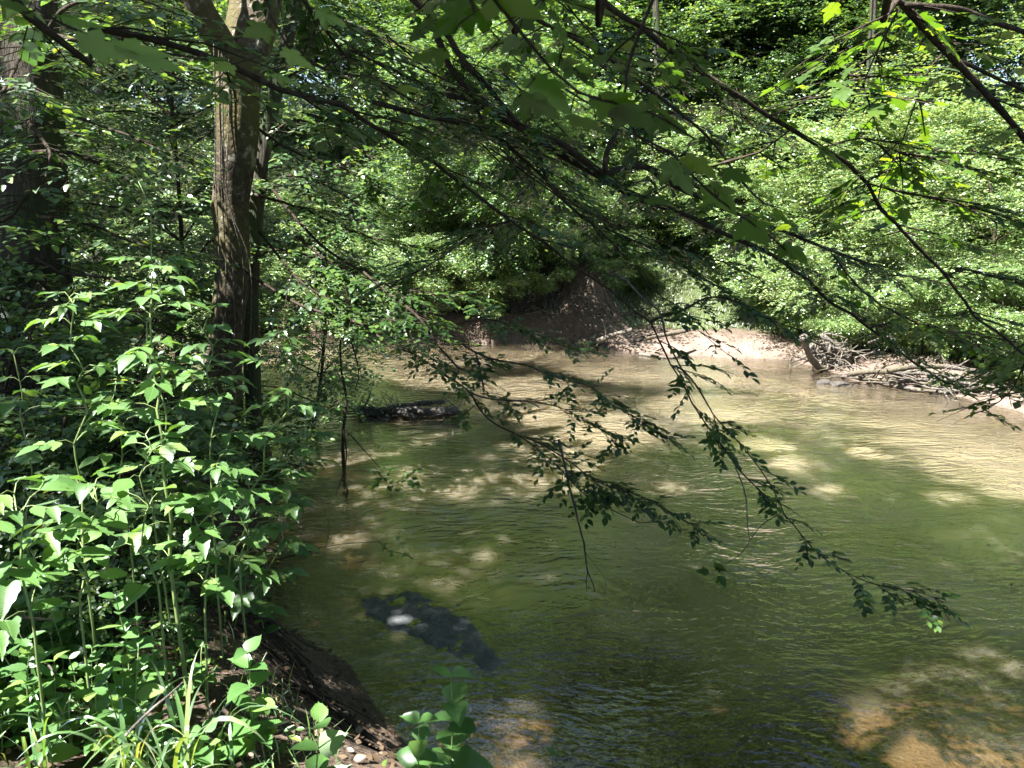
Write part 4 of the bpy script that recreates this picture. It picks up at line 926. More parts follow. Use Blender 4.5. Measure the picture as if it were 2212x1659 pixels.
sb = W(742, 1010) * [1, 1, 0] + [0, 0, -.2]
sap = thing('drowned_sapling', sb, 'slim dark half-bare sapling standing in the shallows in front of the driftwood', 'sapling')
T = Tubes(); rs = R(121)
T.add(spline([sb, P(742, 940, 7.9), P(748, 860, 7.9), P(738, 800, 7.9), P(736, 735, 7.9)], .1, .006, rs), np.linspace(.022, .010, len(spline([sb, P(742, 940, 7.9), P(748, 860, 7.9), P(738, 800, 7.9), P(736, 735, 7.9)], .1))), k=6)
for tr_, dd in (([(745, 925), (787, 973), (815, 1005), (837, 1026)], 7.6), ([(742, 930), (748, 990), (738, 1035), (718, 1090)], 7.3), ([(738, 1035), (752, 1060), (740, 1100), (745, 1130)], 7.2), ([(760, 740), (775, 800), (765, 850)], 7.9), ([(746, 860), (700, 890), (660, 910)], 7.8)):
    q = spline([P(u, v, dd) for u, v in tr_], .08, .004, rs); T.add(q, np.linspace(.009, .003, len(q)), k=4, cap=False)
put('stem', T.mesh('sapling_stem'), M['twig'], sap, loc=-sb)
LV = Leaves()
c0 = P(860, 1035, 7.3)
n = 60; pp = c0 + rs.normal(0, 1, (n, 3)) * [.16, .12, .06]
sprays(LV, None, pp[:14], rs.normal(size=(14, 3)) * [1, 1, .2], rs, L_OVATE, 6, .22, .075)
pp = P(755, 800, 7.9) + rs.normal(0, 1, (26, 3)) * [.12, .12, .35]
sprays(LV, None, pp, rs.normal(size=(26, 3)) * [1, 1, .2], rs, L_OVATE, 5, .25, .06)
pp = P(700, 900, 7.8) + rs.normal(0, 1, (24, 3)) * [.22, .12, .18]
sprays(LV, None, pp, rs.normal(size=(24, 3)) * [1, 1, .2], rs, L_OVATE, 5, .25, .06)
put('leaves', LV.mesh('sapling_leaves'), M['leaf_elm'], sap, loc=-sb)

# ------------------------------------------------------------------ foreground plants on the left bank
def elder(base, nodes, seed, label, leaf=.085, lf=5, group='box elder saplings on the near bank', pet=.12, r=.006, tips=True):
    """sapling with opposite compound leaves: nodes = points up the stem"""
    rng = R(seed); base = np.array(base, float)
    root = thing('box_elder_sapling', base, label, 'sapling', group)
    T = Tubes(); q = spline([base - [0, 0, .05]] + list(nodes), .05, .002, rng)
    T.add(q, np.linspace(r, .002, len(q)), k=6)
    LV = Leaves(); TP = T
    az = rng.uniform(0, 6.28)
    for i, nd in enumerate(nodes):
        k = (len(nodes) - i) / len(nodes); ls = leaf * (.55 + .45 * min(1, k * 2.2))
        az += math.pi / 2 + rng.normal(0, .2)
        for s in (0, math.pi):
            a = az + s + rng.normal(0, .15)
            d = np.array([math.cos(a), math.sin(a), rng.uniform(.25, .7)])
            pl = pet * rng.uniform(.7, 1.3) * (.5 + .5 * k)
            e = nd + nrm(d) * pl
            dd = nrm(np.array([d[0], d[1], rng.uniform(-.25, .1)]))
            e2 = e + dd * ls * (.55 if lf <= 3 else 1.0)
            TP.add(np.array([nd, (nd + e) / 2 + [0, 0, .01], e, e2]), [.002, .0015, .0013, .001], k=4, cap=False)
            sd = nrm(np.cross([0, 0, 1.], dd)); up = np.array([0, 0, 1.]) + rng.normal(0, .22, 3)
            if lf == 1:
                LV.add(L_BROAD, e, dd, up, ls * 1.25, rng); continue
            LV.add(L_SERR, e2, dd + [0, 0, -.12], up, ls * 1.35, rng)
            for t in ((0,) if lf <= 3 else (0, .55)):
                c = e + (e2 - e) * (t + .1)
                for sg in (-1, 1):
                    LV.add(L_SERR, c, dd * .75 + sd * sg + [0, 0, -.10 + rng.normal(0, .12)], up + sd * sg * .1, ls * rng.uniform(1.0, 1.25), rng)
    put('stem', T.mesh('elder_stem'), M['stem'], root, loc=-base)
    put('leaves', LV.mesh('elder_leaves'), M['leaf_elder'], root, loc=-base)
    return root
def stem_pts(tr, d): return [P(u, v, d) for u, v in tr]
def gb(p): return on_ground(p[0], p[1])
def eld(tr, d, seed, label, **kw):
    kw['leaf'] = kw.get('leaf', .085) * .74; kw.setdefault('pet', .085)
    tr = [tr[0]] + [tuple(np.array(tr[1]) + (np.array(tr[0]) - np.array(tr[1])) * f) for f in (.5, .25)] + [tuple(np.array(a) + (np.array(b) - np.array(a)) * f) for a, b in zip(tr[1:-1], tr[2:]) for f in (0, .5)] + [tr[-1]]
    rj = R(seed + 5000); n_ = [p_ + rj.normal(0, .018, 3) for p_ in stem_pts(tr, d)]; b = n_[0]; elder(on_ground(b[0] + .02, b[1]), n_[1:], seed, label, **kw)
eld([(185, 1300), (180, 1060), (176, 880), (167, 786), (160, 696), (150, 633)], 2.6, 301, 'slim sapling standing in front of the thick dark trunk, its pale leaves in tiers')
eld([(372, 1350), (363, 1070), (350, 930), (340, 830), (325, 740), (318, 655), (335, 575)], 2.6, 302, 'tallest sapling, its thick pale-green stem rising in the middle of the left plants', leaf=.10, r=.010)
eld([(350, 1300), (343, 900), (343, 700), (343, 586), (338, 560), (290, 390)], 2.9, 303, 'very thin sapling reaching highest, behind the thick pale-green stem', leaf=.07, r=.005)
eld([(470, 1290), (530, 1120), (575, 1010), (600, 880), (605, 790), (612, 735), (622, 705)], 3.4, 304, 'sapling leaning out beside the foot of the forked trunk, bright leaves over the water', leaf=.10)
eld([(335, 1400), (330, 1110), (325, 1030), (320, 960)], 2.4, 305, 'short sapling at the foot of the thick pale-green stem', leaf=.10, lf=1)
eld([(420, 1420), (450, 1130), (470, 1050), (480, 980)], 2.6, 306, 'broad sapling just right of the thick pale-green stem, below the forked trunk', leaf=.10)
eld([(60, 1450), (50, 1180), (45, 1110), (40, 1060)], 2.1, 307, 'low sapling with big bluish leaves at the left edge', leaf=.12)
eld([(160, 1420), (190, 1180), (200, 1100), (205, 1040)], 2.3, 308, 'low sapling with broad leaves left of the thick pale-green stem', leaf=.11, lf=1)
eld([(500, 1230), (600, 1080), (650, 1010), (660, 940), (665, 880)], 3.6, 309, 'sapling standing on the bank lip nearest the driftwood', leaf=.09)
eld([(530, 1300), (520, 1130), (530, 1060), (540, 1000)], 3.1, 310, 'shaded sapling at the bank edge between the grass and the forked trunk', leaf=.09, lf=1)
eld([(270, 1300), (255, 1000), (250, 920), (240, 850)], 2.8, 311, 'sapling whose leaves fill the gap between the two tall stems', leaf=.09, lf=3)
eld([(440, 1250), (455, 860), (450, 800), (448, 740), (450, 690)], 3.0, 312, 'sapling with large notched leaves in front of the forked trunk foot', leaf=.10, lf=3)
eld([(60, 1300), (60, 960), (50, 870), (40, 760)], 2.9, 313, 'sapling at the left edge below the pale lit gap', leaf=.09, lf=3)
eld([(500, 1380), (560, 1260), (600, 1200), (610, 1120), (620, 1070)], 3.5, 314, 'low sapling with drooping dark leaves hanging over the near shallows', leaf=.10)

# leafy bushes massed behind the saplings, up to the foot of the forked tree
def near_bush(seed, h, rad, n_sp, leaf, size):
    return make_tree('leafy_bush', h, .016, rad, .05, n_sp, leaf, M['leaf_wood'], M['twig'], R(seed), '', 'bush', size, clumps=22, per=7, spray_len=.26, limbs=16)
nb = (near_bush(351, 1.5, .62, 360, L_OVATE, .062), near_bush(352, 1.1, .7, 380, L_SERR, .070))
for k, x, y, s_, lab in (
    (0, -2.55, 5.0, .9, 'dark leafy bush right in front of the forked trunk foot'),
    (1, -2.9, 5.9, 1.1, 'leafy bush close to the left side of the forked trunk foot'),
    (1, -2.2, 3.9, .9, 'leafy bush behind the thick pale-green stem'),
    (0, -3.2, 4.6, 1.1, 'tall leafy bush between the thick dark trunk and the saplings'),
    (1, -3.9, 5.4, 1.2, 'leafy bush at the foot of the thick dark trunk'),
    (0, -4.9, 6.2, 1.1, 'leafy bush just left of the thick dark trunk'),
    (1, -2.6, 7.4, .8, 'bush hanging over the water just right of the forked trunk foot'),
    (0, -3.9, 7.9, 1.1, 'bush between the two big trunks, close behind them'),
    (1, -2.1, 3.4, .55, 'low bush left of the shaded sapling'),
    (0, -2.7, 3.3, .75, 'bush behind the sapling at the left edge'),
    (0, -3.4, 3.6, .8, 'bush at the left edge behind the bluish-leaved sapling'),
    (1, -1.75, 2.9, .40, 'small low bush on the bank top beside the grass blades')):
    place(nb[k], x, y, s_, lab, 'leafy bushes on the near bank')

# taller shade-darkened weeds behind, giving the thicket its depth
HG = 'leafy weeds filling the near bank'
def weed(loc, h, seed, label, leaf=.07, n=7, tpl=L_BROAD, group=HG, mat='leaf_herb', lean=(0, 0), name='leafy_weed'):
    rng = R(seed); base = np.array(loc, float); root = thing(name, base, label, 'plant', group)
    T = Tubes(); top = base + np.array([lean[0], lean[1], h])
    q = spline([base - [0, 0, .04], (base + top) / 2 + rng.normal(0, .02, 3), top], .03, .002, rng); T.add(q, np.linspace(.0045, .0015, len(q)), k=5)
    put('stem', T.mesh('weed_stem'), M['stem'], root, loc=-base)
    LV = Leaves(); az = rng.uniform(0, 6.28)
    for i in range(n):
        t = (i + 1) / n; c = q[int((.15 + .85 * t) * (len(q) - 1))]; az += math.pi / 2
        for s in (0, math.pi):
            a = az + s + rng.normal(0, .2); sc = leaf * (1.15 - .6 * t) * rng.uniform(.85, 1.15)
            LV.add(tpl, c, [math.cos(a), math.sin(a), rng.uniform(-.1, .35) + .3 * t], np.array([0, 0, 1.]) + rng.normal(0, .25, 3), sc, rng)
    put('leaves', LV.mesh('weed_leaves'), M[mat], root, loc=-base)
    return root
rw = R(400)
wt = []
KIND = ['broad-leaved', 'notched-leaved', 'narrow-leaved', 'tall broad-leaved', 'tall notched-leaved', 'tall narrow-leaved']
MARKS = [((185, 1300, 2.6), 'the slim sapling by the thick trunk'), ((372, 1350, 2.6), 'the tallest sapling'), ((560, 1250, 3.4), 'the sapling leaning out by the forked trunk'), ((60, 1450, 2.1), 'the bluish-leaved sapling'),
         ((640, 1200, 3.6), 'the sapling on the bank lip'), ((530, 1300, 3.1), 'the shaded sapling at the bank edge'), ((390, 1560, 2.15), 'the tallest grass clump'), ((60, 1600, 2.0), 'the corner grass clump'),
         ((340, 1690, 1.9), 'the thick bottom grass clump'), ((535, 1600, 2.3), 'the bright broad-leaved plant'), ((60, 1300, 2.9), 'the sapling at the left edge')]
seen_lab = set()
for i in range(6):
    wt.append(weed((0, 0, 0), .18 + .05 * i, 401 + i, 'x', leaf=.075 + .008 * i, n=3 + i, tpl=(L_BROAD, L_SERR, L_OVATE)[i % 3]))
cnt = 0
for i in range(900):
    if cnt >= 170: break
    u = rw.uniform(-60, 560); v = rw.uniform(1020, 1700); 
    dn = 1.3 if v > 1250 else 1.0
    p_ = W(u, v, 1.15)
    hh, d1, _, _ = terrain(np.array([p_[0]]), np.array([p_[1]]))
    if d1[0] < .25 or p_[1] > 6.5 or p_[1] < 1.2: continue
    if u > 470 and v > 1200: continue
    if ((40 < u < 300 and v > 1480) or (220 < u < 480 and v > 1230)) and rw.random() < .7: continue
    ki = rw.integers(0, 6); src = wt[ki]
    loc = (p_[0], p_[1], float(hh[0])); rz = rw.uniform(0, 6.28); s = rw.uniform(.6, 1.15)
    best = sorted((float(np.hypot(*(P(*mk[0])[:2] - np.array(loc[:2])))), mk) for mk in MARKS)[0]
    dx, dy = np.array(loc[:2]) - P(*best[1][0])[:2]
    side = ('right of' if dx > 0 else 'left of') if abs(dx) > abs(dy) else ('behind' if dy > 0 else 'in front of')
    lab = '%s weed, %s, %s %s' % (KIND[ki], 'large' if s > .97 else 'small' if s < .78 else 'middle-sized', ('close ' if best[0] < .22 else 'well ' if best[0] > .5 else '') + side, best[1][1])
    if lab in seen_lab: continue
    seen_lab.add(lab); cnt += 1
    if src not in used:
        used.add(src); src.location = loc; src.rotation_euler = (0, 0, rz); src.scale = (s,) * 3; src['label'] = lab
    else: copy_thing(src, loc, rz, s, lab, HG)
for s_ in wt:
    if s_ not in used:
        for c in list(s_.children): bpy.data.objects.remove(c)
        bpy.data.objects.remove(s_)

def big_weed(tr, d, seed, label, leaf, n): 
    a = P(*tr[0], d); b = P(*tr[1], d); base = on_ground(a[0], a[1])
    weed(base, b[2] - base[2], seed, label, leaf=leaf, n=n, lean=(b[0] - base[0], b[1] - base[1] ), group=None, name='broadleaf_plant')
big_weed([(560, 1750), (535, 1410)], 2.3, 451, 'bright broad-leaved plant with paired leaves at the bank edge, right of the grass blades', .125, 7)
big_weed([(690, 1900), (690, 1560)], 1.9, 452, 'broad-leaved plant in the bottom foreground with one large pointed leaf', .13, 5)
big_weed([(870, 1900), (905, 1560)], 2.0, 453, 'bright broad-leaved plant in the bottom foreground beside the deep green one', .12, 6)
big_weed([(960, 1900), (975, 1460)], 2.1, 454, 'deep green broad-leaved plant standing tallest against the water at the bottom', .15, 6)
big_weed([(1190, 1900), (1195, 1630)], 2.4, 455, 'small plant tip poking up at the bottom edge right of the others', .07, 5)
big_weed([(420, 1800), (440, 1580)], 2.1, 456, 'light green broad-leaved plant at the bottom, under the grass blades', .12, 5)

# wide-bladed grass
def grass_clump(loc, n, h, wd, seed, label, group='wide bladed grass clumps on the near bank'):
    rng = R(seed); base = np.array(loc, float); V = []; F = []; RR = []; c = 0
    for i in range(n):
        a = rng.uniform(0, 6.28); hh = h * rng.uniform(.5, 1.15); ln = rng.uniform(.25, .8) * hh; w_ = wd * rng.uniform(.6, 1.2)
        b = base + [rng.normal(0, .03), rng.normal(0, .03), -.02]; dr = np.array([math.cos(a), math.sin(a), 0]); sd = np.array([-dr[1], dr[0], 0])
        m = 12; t = np.linspace(0, 1, m)
        x = ln * t ** 1.6; z = hh * (1.5 * t - .9 * t ** 2.6)
        ww = w_ * np.sin(np.pi * np.clip(t * .93 + .07, 0, 1)) ** .6 * (1 - .5 * t)
        tw = sd[None] * np.cos(t * rng.normal(0, 1.0))[:, None] + np.array([0, 0, 1]) * np.sin(t * rng.normal(0, .8))[:, None]
        mid = b + dr[None] * x[:, None] + np.array([0, 0, 1]) * z[:, None]
        L_ = mid - tw * ww[:, None] / 2; Rr = mid + tw * ww[:, None] / 2; md = mid - np.array([0, 0, 1]) * ww[:, None] * .15
        V.append(np.stack([L_, md, Rr], 1).reshape(-1, 3))
        k = np.arange(m - 1)[:, None] * 3 + c
        F.append(np.concatenate([np.concatenate([k, k + 1, k + 4, k + 3], 1), np.concatenate([k + 1, k + 2, k + 5, k + 4], 1)])); c += 3 * m
        RR.append(np.full(3 * m, rng.random()))
    me = mesh_from('grass_clump', np.concatenate(V), [np.concatenate(F)], rnd=np.concatenate(RR))
    o = put('grass_clump', me, M['grass']); return tag(o, label, 'grass', group)
for i, (u, v, d, n, h, wd, lab) in enumerate([
    (370, 1600, 2.0, 15, .60, .022, 'tall clump of wide arching grass blades in the middle of the left foreground'),
    (430, 1560, 2.15, 12, .52, .019, 'grass clump with arching blades, right of the tallest clump'),
    (270, 1640, 2.0, 18, .46, .016, 'pale grass clump with blades bending left over bare soil'),
    (340, 1690, 1.9, 16, .36, .013, 'thick grass clump at the bottom edge beside the bare soil'),
    (480, 1700, 2.0, 12, .30, .012, 'short grass clump at the bottom under the bright broad-leaved plant'),
    (60, 1600, 2.0, 10, .34, .012, 'grass clump in the bottom left corner'),
    (120, 1500, 2.2, 9, .34, .012, 'thin grass clump on the bare soil of the left corner')]):
    p_ = P(u, v, d); grass_clump(on_ground(p_[0], p_[1]), n, h, wd, 500 + i, lab)
# fine grass, stuff
def fine_grass(name, xy, h, wd, seed, label, mat='grass'):
    rng = R(seed); n = len(xy); z = terrain(xy[:, 0], xy[:, 1])[0]
    b = np.stack([xy[:, 0], xy[:, 1], z - .01], 1); a = rng.uniform(0, 6.28, n)
    dr = np.stack([np.cos(a), np.sin(a), np.zeros(n)], 1); sd = np.stack([-np.sin(a), np.cos(a), np.zeros(n)], 1)
    hh = h * rng.uniform(.4, 1.3, n); ln = hh * rng.uniform(.2, .9, n); V = []
    for t, wq in ((0, .8), (.5, 1), (1, .08)):
        mid = b + dr * (ln * t ** 1.7)[:, None] + np.array([0, 0, 1.]) * (hh * (1.4 * t - .6 * t * t))[:, None]
        V += [mid - sd * wd * wq / 2, mid + sd * wd * wq / 2]
    V = np.stack(V, 1).reshape(-1, 3); k = np.arange(n)[:, None] * 6
    F = np.concatenate([np.concatenate([k, k + 1, k + 3, k + 2], 1), np.concatenate([k + 2, k + 3, k + 5, k + 4], 1)])
    o = put(name, mesh_from(name, V, [F], rnd=np.repeat(rng.random(n), 6)), M[mat]); return tag(o, label, 'grass', kind='stuff')
rg_ = R(510)
def scatter(n, x0, x1, y0, y1, cond):
    x = rg_.uniform(x0, x1, n); y = rg_.uniform(y0, y1, n); h, dn, df, be = terrain(x, y); k = cond(x, y, dn, df, be); return np.stack([x[k], y[k]], 1)
xy = scatter(200000, 1.5, 14, 9, 24, lambda x, y, dn, df, be: (df > 1.35 + .8 * (fbm(x * 1.2, y * 1.2, 8) * 2)) & (df < 9) & (rg_.random(len(x)) < .6))
fine_grass('beach_grass', xy, .13, .008, 511, 'bright short grass covering the rise behind the sandbar', mat='leaf_vine')
xy = scatter(9000, -3.5, .4, 1.0, 6, lambda x, y, dn, df, be: (dn > .9) & (fbm(x * 2.2, y * 2.2, 12) > -.02))
fine_grass('bank_grass', xy, .13, .005, 512, 'fine green grass and sprouts on the near bank')

# ground cover and litter
def litter(name, xy, sizes, mat, seed, label, tpl=L_OVATE, lift=.01, cat='leaf litter', tilt=.45):
    rng = R(seed); n = len(xy); z = terrain(xy[:, 0], xy[:, 1])[0]
    p = np.stack([xy[:, 0], xy[:, 1], z + lift * rng.uniform(.3, 3, n)], 1)
    a = rng.uniform(0, 6.28, n); d = np.stack([np.cos(a), np.sin(a), rng.normal(0, .2, n)], 1)
    L = Leaves(); L.add(tpl, p, d, np.array([0, 0, 1.]) + rng.normal(0, tilt, (n, 3)), rng.uniform(*sizes, n), rng)
    return tag(put(name, L.mesh(name), M[mat]), label, cat, kind='stuff')
xy = scatter(16000, -6, 1.5, .8, 9.5, lambda x, y, dn, df, be: dn > .12)
litter('leaf_litter', xy, (.018, .05), 'litter', 520, 'brown dead leaves lying on the near bank soil')
xy = scatter(9000, -9, 10, 9, 22, lambda x, y, dn, df, be: (df > .2) & (be < .3))
litter('far_leaf_litter', xy, (.06, .12), 'litter', 521, 'pale dead leaves scattered over the bare far bank', tpl=L_SIMPLE)
xy = scatter(5000, 1.0, 12, 7, 18, lambda x, y, dn, df, be: (df > .02) & (df < 2.2) & (be > .2) & (rg_.random(len(x)) < .8))
litter('beach_debris', xy, (.02, .09), 'litter', 524, 'small bits of bark, dead leaves and twigs strewn over the sandbar', tpl=L_SIMPLE, lift=.006, cat='debris', tilt=.3)
xy = scatter(26000, -7, .6, .9, 10.5, lambda x, y, dn, df, be: (dn > np.where((x > -2.0) & (y < 5), 1.1, .3)) & (fbm(x * 1.4, y * 1.4, 14) > -.06))
litter('ground_cover', xy, (.03, .06), 'leaf_wood', 522, 'low green ground cover under the taller plants of the near bank', tpl=L_SMALL6, lift=.05, cat='ground cover')
xy = scatter(50000, -16, 14, 14, 28, lambda x, y, dn, df, be: (df > .6) & (np.exp(-(((x - 1.7) / 1.6) ** 2 + ((y - 16.5) / 1.2) ** 2)) < .45) & ((be < .5) | (df > 4)))
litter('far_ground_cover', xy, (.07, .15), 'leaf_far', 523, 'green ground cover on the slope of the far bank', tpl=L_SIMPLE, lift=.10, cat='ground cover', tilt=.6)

rfl = R(530); xw = rfl.uniform(-6, 7, 500); yw = rfl.uniform(3.2, 13, 500); _, a_, b_, _ = terrain(xw, yw); k_ = (a_ < -.1) & (b_ < -.1) & (fbm(xw * .8, yw * .8, 15) > .02)
L = Leaves(); pw = np.stack([xw[k_], yw[k_], np.full(k_.sum(), .004)], 1); an = rfl.uniform(0, 6.28, len(pw))
L.add(L_SIMPLE, pw, np.stack([np.cos(an), np.sin(an), 0 * an], 1), np.array([0, 0, 1.]), rfl.uniform(.015, .045, len(pw)), rfl)
tag(put('floating_leaves', L.mesh('floating_leaves'), M['litter']), 'tiny dead leaves and specks drifting on the creek surface', 'leaves', kind='stuff')

# ------------------------------------------------------------------ driftwood, stump, logs, sticks, mud
def log(name, pts, r, mat, label, seed, k=12, rough=.25, cat='log', taper=.7, stubs=0, group=None):
    rng = R(seed); q = spline(pts, .06, .008, rng); T = Tubes(); rr = r * (1 - (1 - taper) * np.linspace(0, 1, len(q))) * (1 + .12 * np.sin(np.linspace(0, 9, len(q)) + seed))
    T.add(q, rr, k=k, rough=rough, rng=rng)
    for _ in range(stubs):
        i = rng.integers(1, len(q) - 1); d = nrm(rng.normal(size=3) * [1, 1, .6] + [0, 0, .5]); ln = rng.uniform(.15, .5)
        s = spline([q[i], q[i] + d * ln * .5 + rng.normal(0, .02, 3), q[i] + d * ln], .05); T.add(s, np.linspace(r * .4, r * .12, len(s)), k=5)
    return tag(put(name, T.mesh(name), M[mat]), label, cat, group)
c = W(880, 905)
root = thing('driftwood_snag', (c[0], c[1], 0), 'dark wet driftwood snag lying in mid creek behind the hanging branches', 'driftwood')
rd = R(600)
T = Tubes()
for pts, r_ in (([(775, 893), (830, 897), (890, 905), (940, 905), (990, 902)], .052), ([(840, 893), (900, 880), (960, 882)], .035), ([(900, 912), (860, 905), (800, 892)], .04)):
    q = spline([W(u, v) + [0, 0, .05 + .07 * rd.random()] for u, v in pts], .05, .012, rd); T.add(q, r_ * (1 + .3 * fbm(np.arange(len(q)) * .35 + r_ * 90, np.zeros(len(q)), 5, 3) * 2), k=12, rough=.55, rng=rd)
put('log', T.mesh('snag_log'), M['wet'], root, loc=(-c[0], -c[1], 0))
T = Tubes()
for i in range(110):
    u = rd.uniform(772, 1005); a = W(u, 903 - rd.uniform(0, 8)) + [0, 0, .05]; d = nrm(rd.normal(size=3) * [1.3, .6, .35] + [0, 0, .15]); ln = rd.uniform(.12, .55)
    q = spline([a, a + d * ln * .5 + rd.normal(0, .03, 3), a + d * ln], .05); q[:, 2] = np.maximum(q[:, 2], -.05); T.add(q, np.linspace(.012, .004, len(q)), k=4, cap=False)
put('twigs', T.mesh('snag_twigs'), M['wet'], root, loc=(-c[0], -c[1], 0))
L = Leaves(); pp = W(950, 898) + [0, 0, .08] + rd.normal(0, 1, (60, 3)) * [.35, .06, .03]
L.add(L_SIMPLE, pp, rd.normal(size=(60, 3)), np.array([0, 0, 1.]) + rd.normal(0, .5, (60, 3)), .06, rd); put('leaves', L.mesh('snag_leaves'), M['litter'], root, loc=(-c[0], -c[1], 0))

a = W(1245, 752); b = W(1335, 745)
log('mossy_log', [a + [0, 0, .02], (a + b) / 2 + [0, 0, .12], b + [.1, .2, .20]], .16, 'bark', 'short thick mossy log lying on the far waterline left of the sandbar', 601, stubs=4)
T = Tubes(); rr_ = R(602)
for i in range(16):
    s = b + [rr_.normal(0, .12), rr_.normal(0, .12), .15]; d = nrm(rr_.normal(size=3) * [1, .7, .6] + [.5, 0, .3]); ln = rr_.uniform(.3, 1.0)
    q = spline([s, s + d * ln * .5 + rr_.normal(0, .06, 3), s + d * ln], .08, .01, rr_); T.add(q, np.linspace(.022, .006, len(q)), k=4, cap=False)
tag(put('brush_pile', T.mesh('brush_pile'), M['dead']), 'small tangle of pale dead branches against the mossy log', 'brush')
log('bank_log', [W(1290, 738, .25), W(1330, 722, .4), W(1365, 712, .5)], .05, 'dead', 'pale log lying behind the mossy log at the foot of the dirt slope', 603, stubs=2)
log('sandbar_stick', [W(1380, 765, .02), W(1440, 772, .02), W(1475, 768, .03)], .03, 'dead', 'pale stick lying at the waterline of the sandbar', 604)
log('grass_log', [W(1395, 730, .4), W(1440, 722, .45), W(1490, 712, .5)], .05, 'dead', 'short log half sunk in the sand below the grass', 605)
T = Tubes(); rr_ = R(652)
for i in range(90):
    x_, y_ = rr_.uniform(-.6, 3.2), rr_.uniform(15.6, 17.6); s_ = on_ground(x_, y_, .03)
    if s_[2] < .15: continue
    a = rr_.normal(-1.4, .8); ln = rr_.uniform(.2, 1.0); q = np.array([s_ + np.array([math.cos(a), math.sin(a), 0]) * ln * t for t in np.linspace(0, 1, 6)]) + rr_.normal(0, .03, (6, 3))
    q[:, 2] = np.maximum(terrain(q[:, 0], q[:, 1])[0] + .02 + rr_.uniform(0, .06), -.05); T.add(spline(q, .08), rr_.uniform(.005, .016), k=4, cap=False)
tag(put('slope_roots', T.mesh('slope_roots'), M['dead']), 'exposed roots and dead twigs hanging down the bare dirt slope of the far bank', 'roots', kind='stuff')
# upturned stump with roots
sc_ = W(1800, 800); sc_[2] = 0
st = thing('uprooted_stump', sc_, 'grey uprooted stump with tangled pale roots at the right end of the sandbar', 'stump')
me, _, _ = trunk_mesh('stump_body', [sc_ + [.15, .3, -.1], sc_ + [.1, .2, .25], sc_ + [-.1, .15, .5], sc_ + [-.2, .2, .62]], [.22, .19, .12, .03], R(610), k=24, lump=.9)
put('trunk', me, M['dead'], st, loc=-sc_)
T = Tubes(); rr_ = R(611)
for i in range(60):
    a = rr_.uniform(0, 6.28); s = sc_ + [rr_.normal(0, .18), .15 + rr_.normal(0, .12), rr_.uniform(.1, .5)]
    e = s + np.array([math.cos(a) * rr_.uniform(.2, .6), math.sin(a) * .4 - .1, rr_.uniform(-.35, .3)]); m = (s + e) / 2 + rr_.normal(0, .1, 3)
    q = spline([s, m, e], .06, .01, rr_); q[:, 2] = np.maximum(q[:, 2], -.08); T.add(q, np.linspace(rr_.uniform(.010, .032), .005, len(q)), k=6, rough=.3, rng=rr_)
put('roots', T.mesh('stump_roots'), M['dead'], st, loc=-sc_)
log('leaning_driftwood', [W(1735, 725, .75), W(1745, 760, .45), W(1765, 790, .12), W(1785, 800, .0)], .055, 'dead', 'bleached trunk piece leaning down the bank left of the uprooted stump', 612, taper=1.1)
DG = 'bleached driftwood logs along the right shore'
log('driftwood_log', [W(1845, 812, .06), W(1900, 826, .05), W(1960, 838, .04), W(2050, 847, .04), W(2090, 842, .05)], .038, 'dead', 'long pale driftwood log lying in the water right of the uprooted stump', 613, stubs=1, group=DG)
log('driftwood_log', [W(1820, 815, .05), W(1850, 805, .2), W(1900, 803, .25), W(1990, 808, .2), W(2060, 812, .2)], .045, 'dead', 'bleached log resting against the stump, above the one in the water', 614, stubs=2, group=DG)
log('driftwood_log', [W(1920, 800, .35), W(2000, 790, .4), W(2100, 800, .35), W(2180, 815, .3)], .05, 'dead', 'thick bleached log highest on the right shore', 615, stubs=3, group=DG)
log('driftwood_log', [W(2060, 830, .15), W(2140, 840, .15), W(2230, 860, .12), W(2330, 890, .1)], .055, 'dead', 'bleached log running out of the right edge of the picture', 616, stubs=3, group=DG)
log('driftwood_log', [W(2030, 822, .2), W(2080, 818, .25), W(2170, 835, .2), W(2260, 845, .2)], .03, 'dead', 'thin bleached log lying between the thick one and the edge one', 617, stubs=2, group=DG)
T = Tubes(); rr_ = R(618)
for i in range(110):
    u = rr_.uniform(1850, 2230); v = 808 + (u - 1850) * .10 + rr_.normal(0, 7); s = W(u, v, .12); d = nrm(rr_.normal(size=3) * [1.4, .6, .25] + [0, 0, .1]); ln = rr_.uniform(.25, .9)
    q = spline([s, s + d * ln * .5 + rr_.normal(0, .05, 3), s + d * ln], .1); q[:, 2] = np.maximum(q[:, 2], 0); T.add(q, np.linspace(.018, .006, len(q)), k=4, cap=False)
tag(put('driftwood_litter', T.mesh('driftwood_litter'), M['dead']), 'mass of small bleached sticks washed up along the right shore', 'driftwood', kind='stuff')
# stones in the shallows by the stump
def rock(loc, s, seed, label, mat='clay', cat='rock', name='rock', group=None, sub=3):
    import bmesh
    bm = bmesh.new(); bmesh.ops.create_icosphere(bm, subdivisions=sub, radius=1)
    co = np.array([v.co for v in bm.verts]); f = 1 + .45 * fbm(co[:, 0] * 1.7 + seed, co[:, 1] * 1.7 + co[:, 2] * 1.3, seed, 4) * 2
    co = co * f[:, None] * np.array(s)
    for v, c_ in zip(bm.verts, co): v.co = c_
    me = bpy.data.meshes.new(name); bm.to_mesh(me); bm.free()
    for p_ in me.polygons: p_.use_smooth = True
    o = put(name, me, M[mat], loc=loc); return tag(o, label, cat, group)
for i, (u, v, lab) in enumerate(((1780, 828, 'small dark rock breaking the water below the stump, leftmost of the pair'), (1812, 832, 'dark rock breaking the water below the stump, rightmost of the pair'))):
    rock(W(u, v), (.14, .08, .06), 620 + i, lab, mat='wet', group='rocks in the water by the stump')

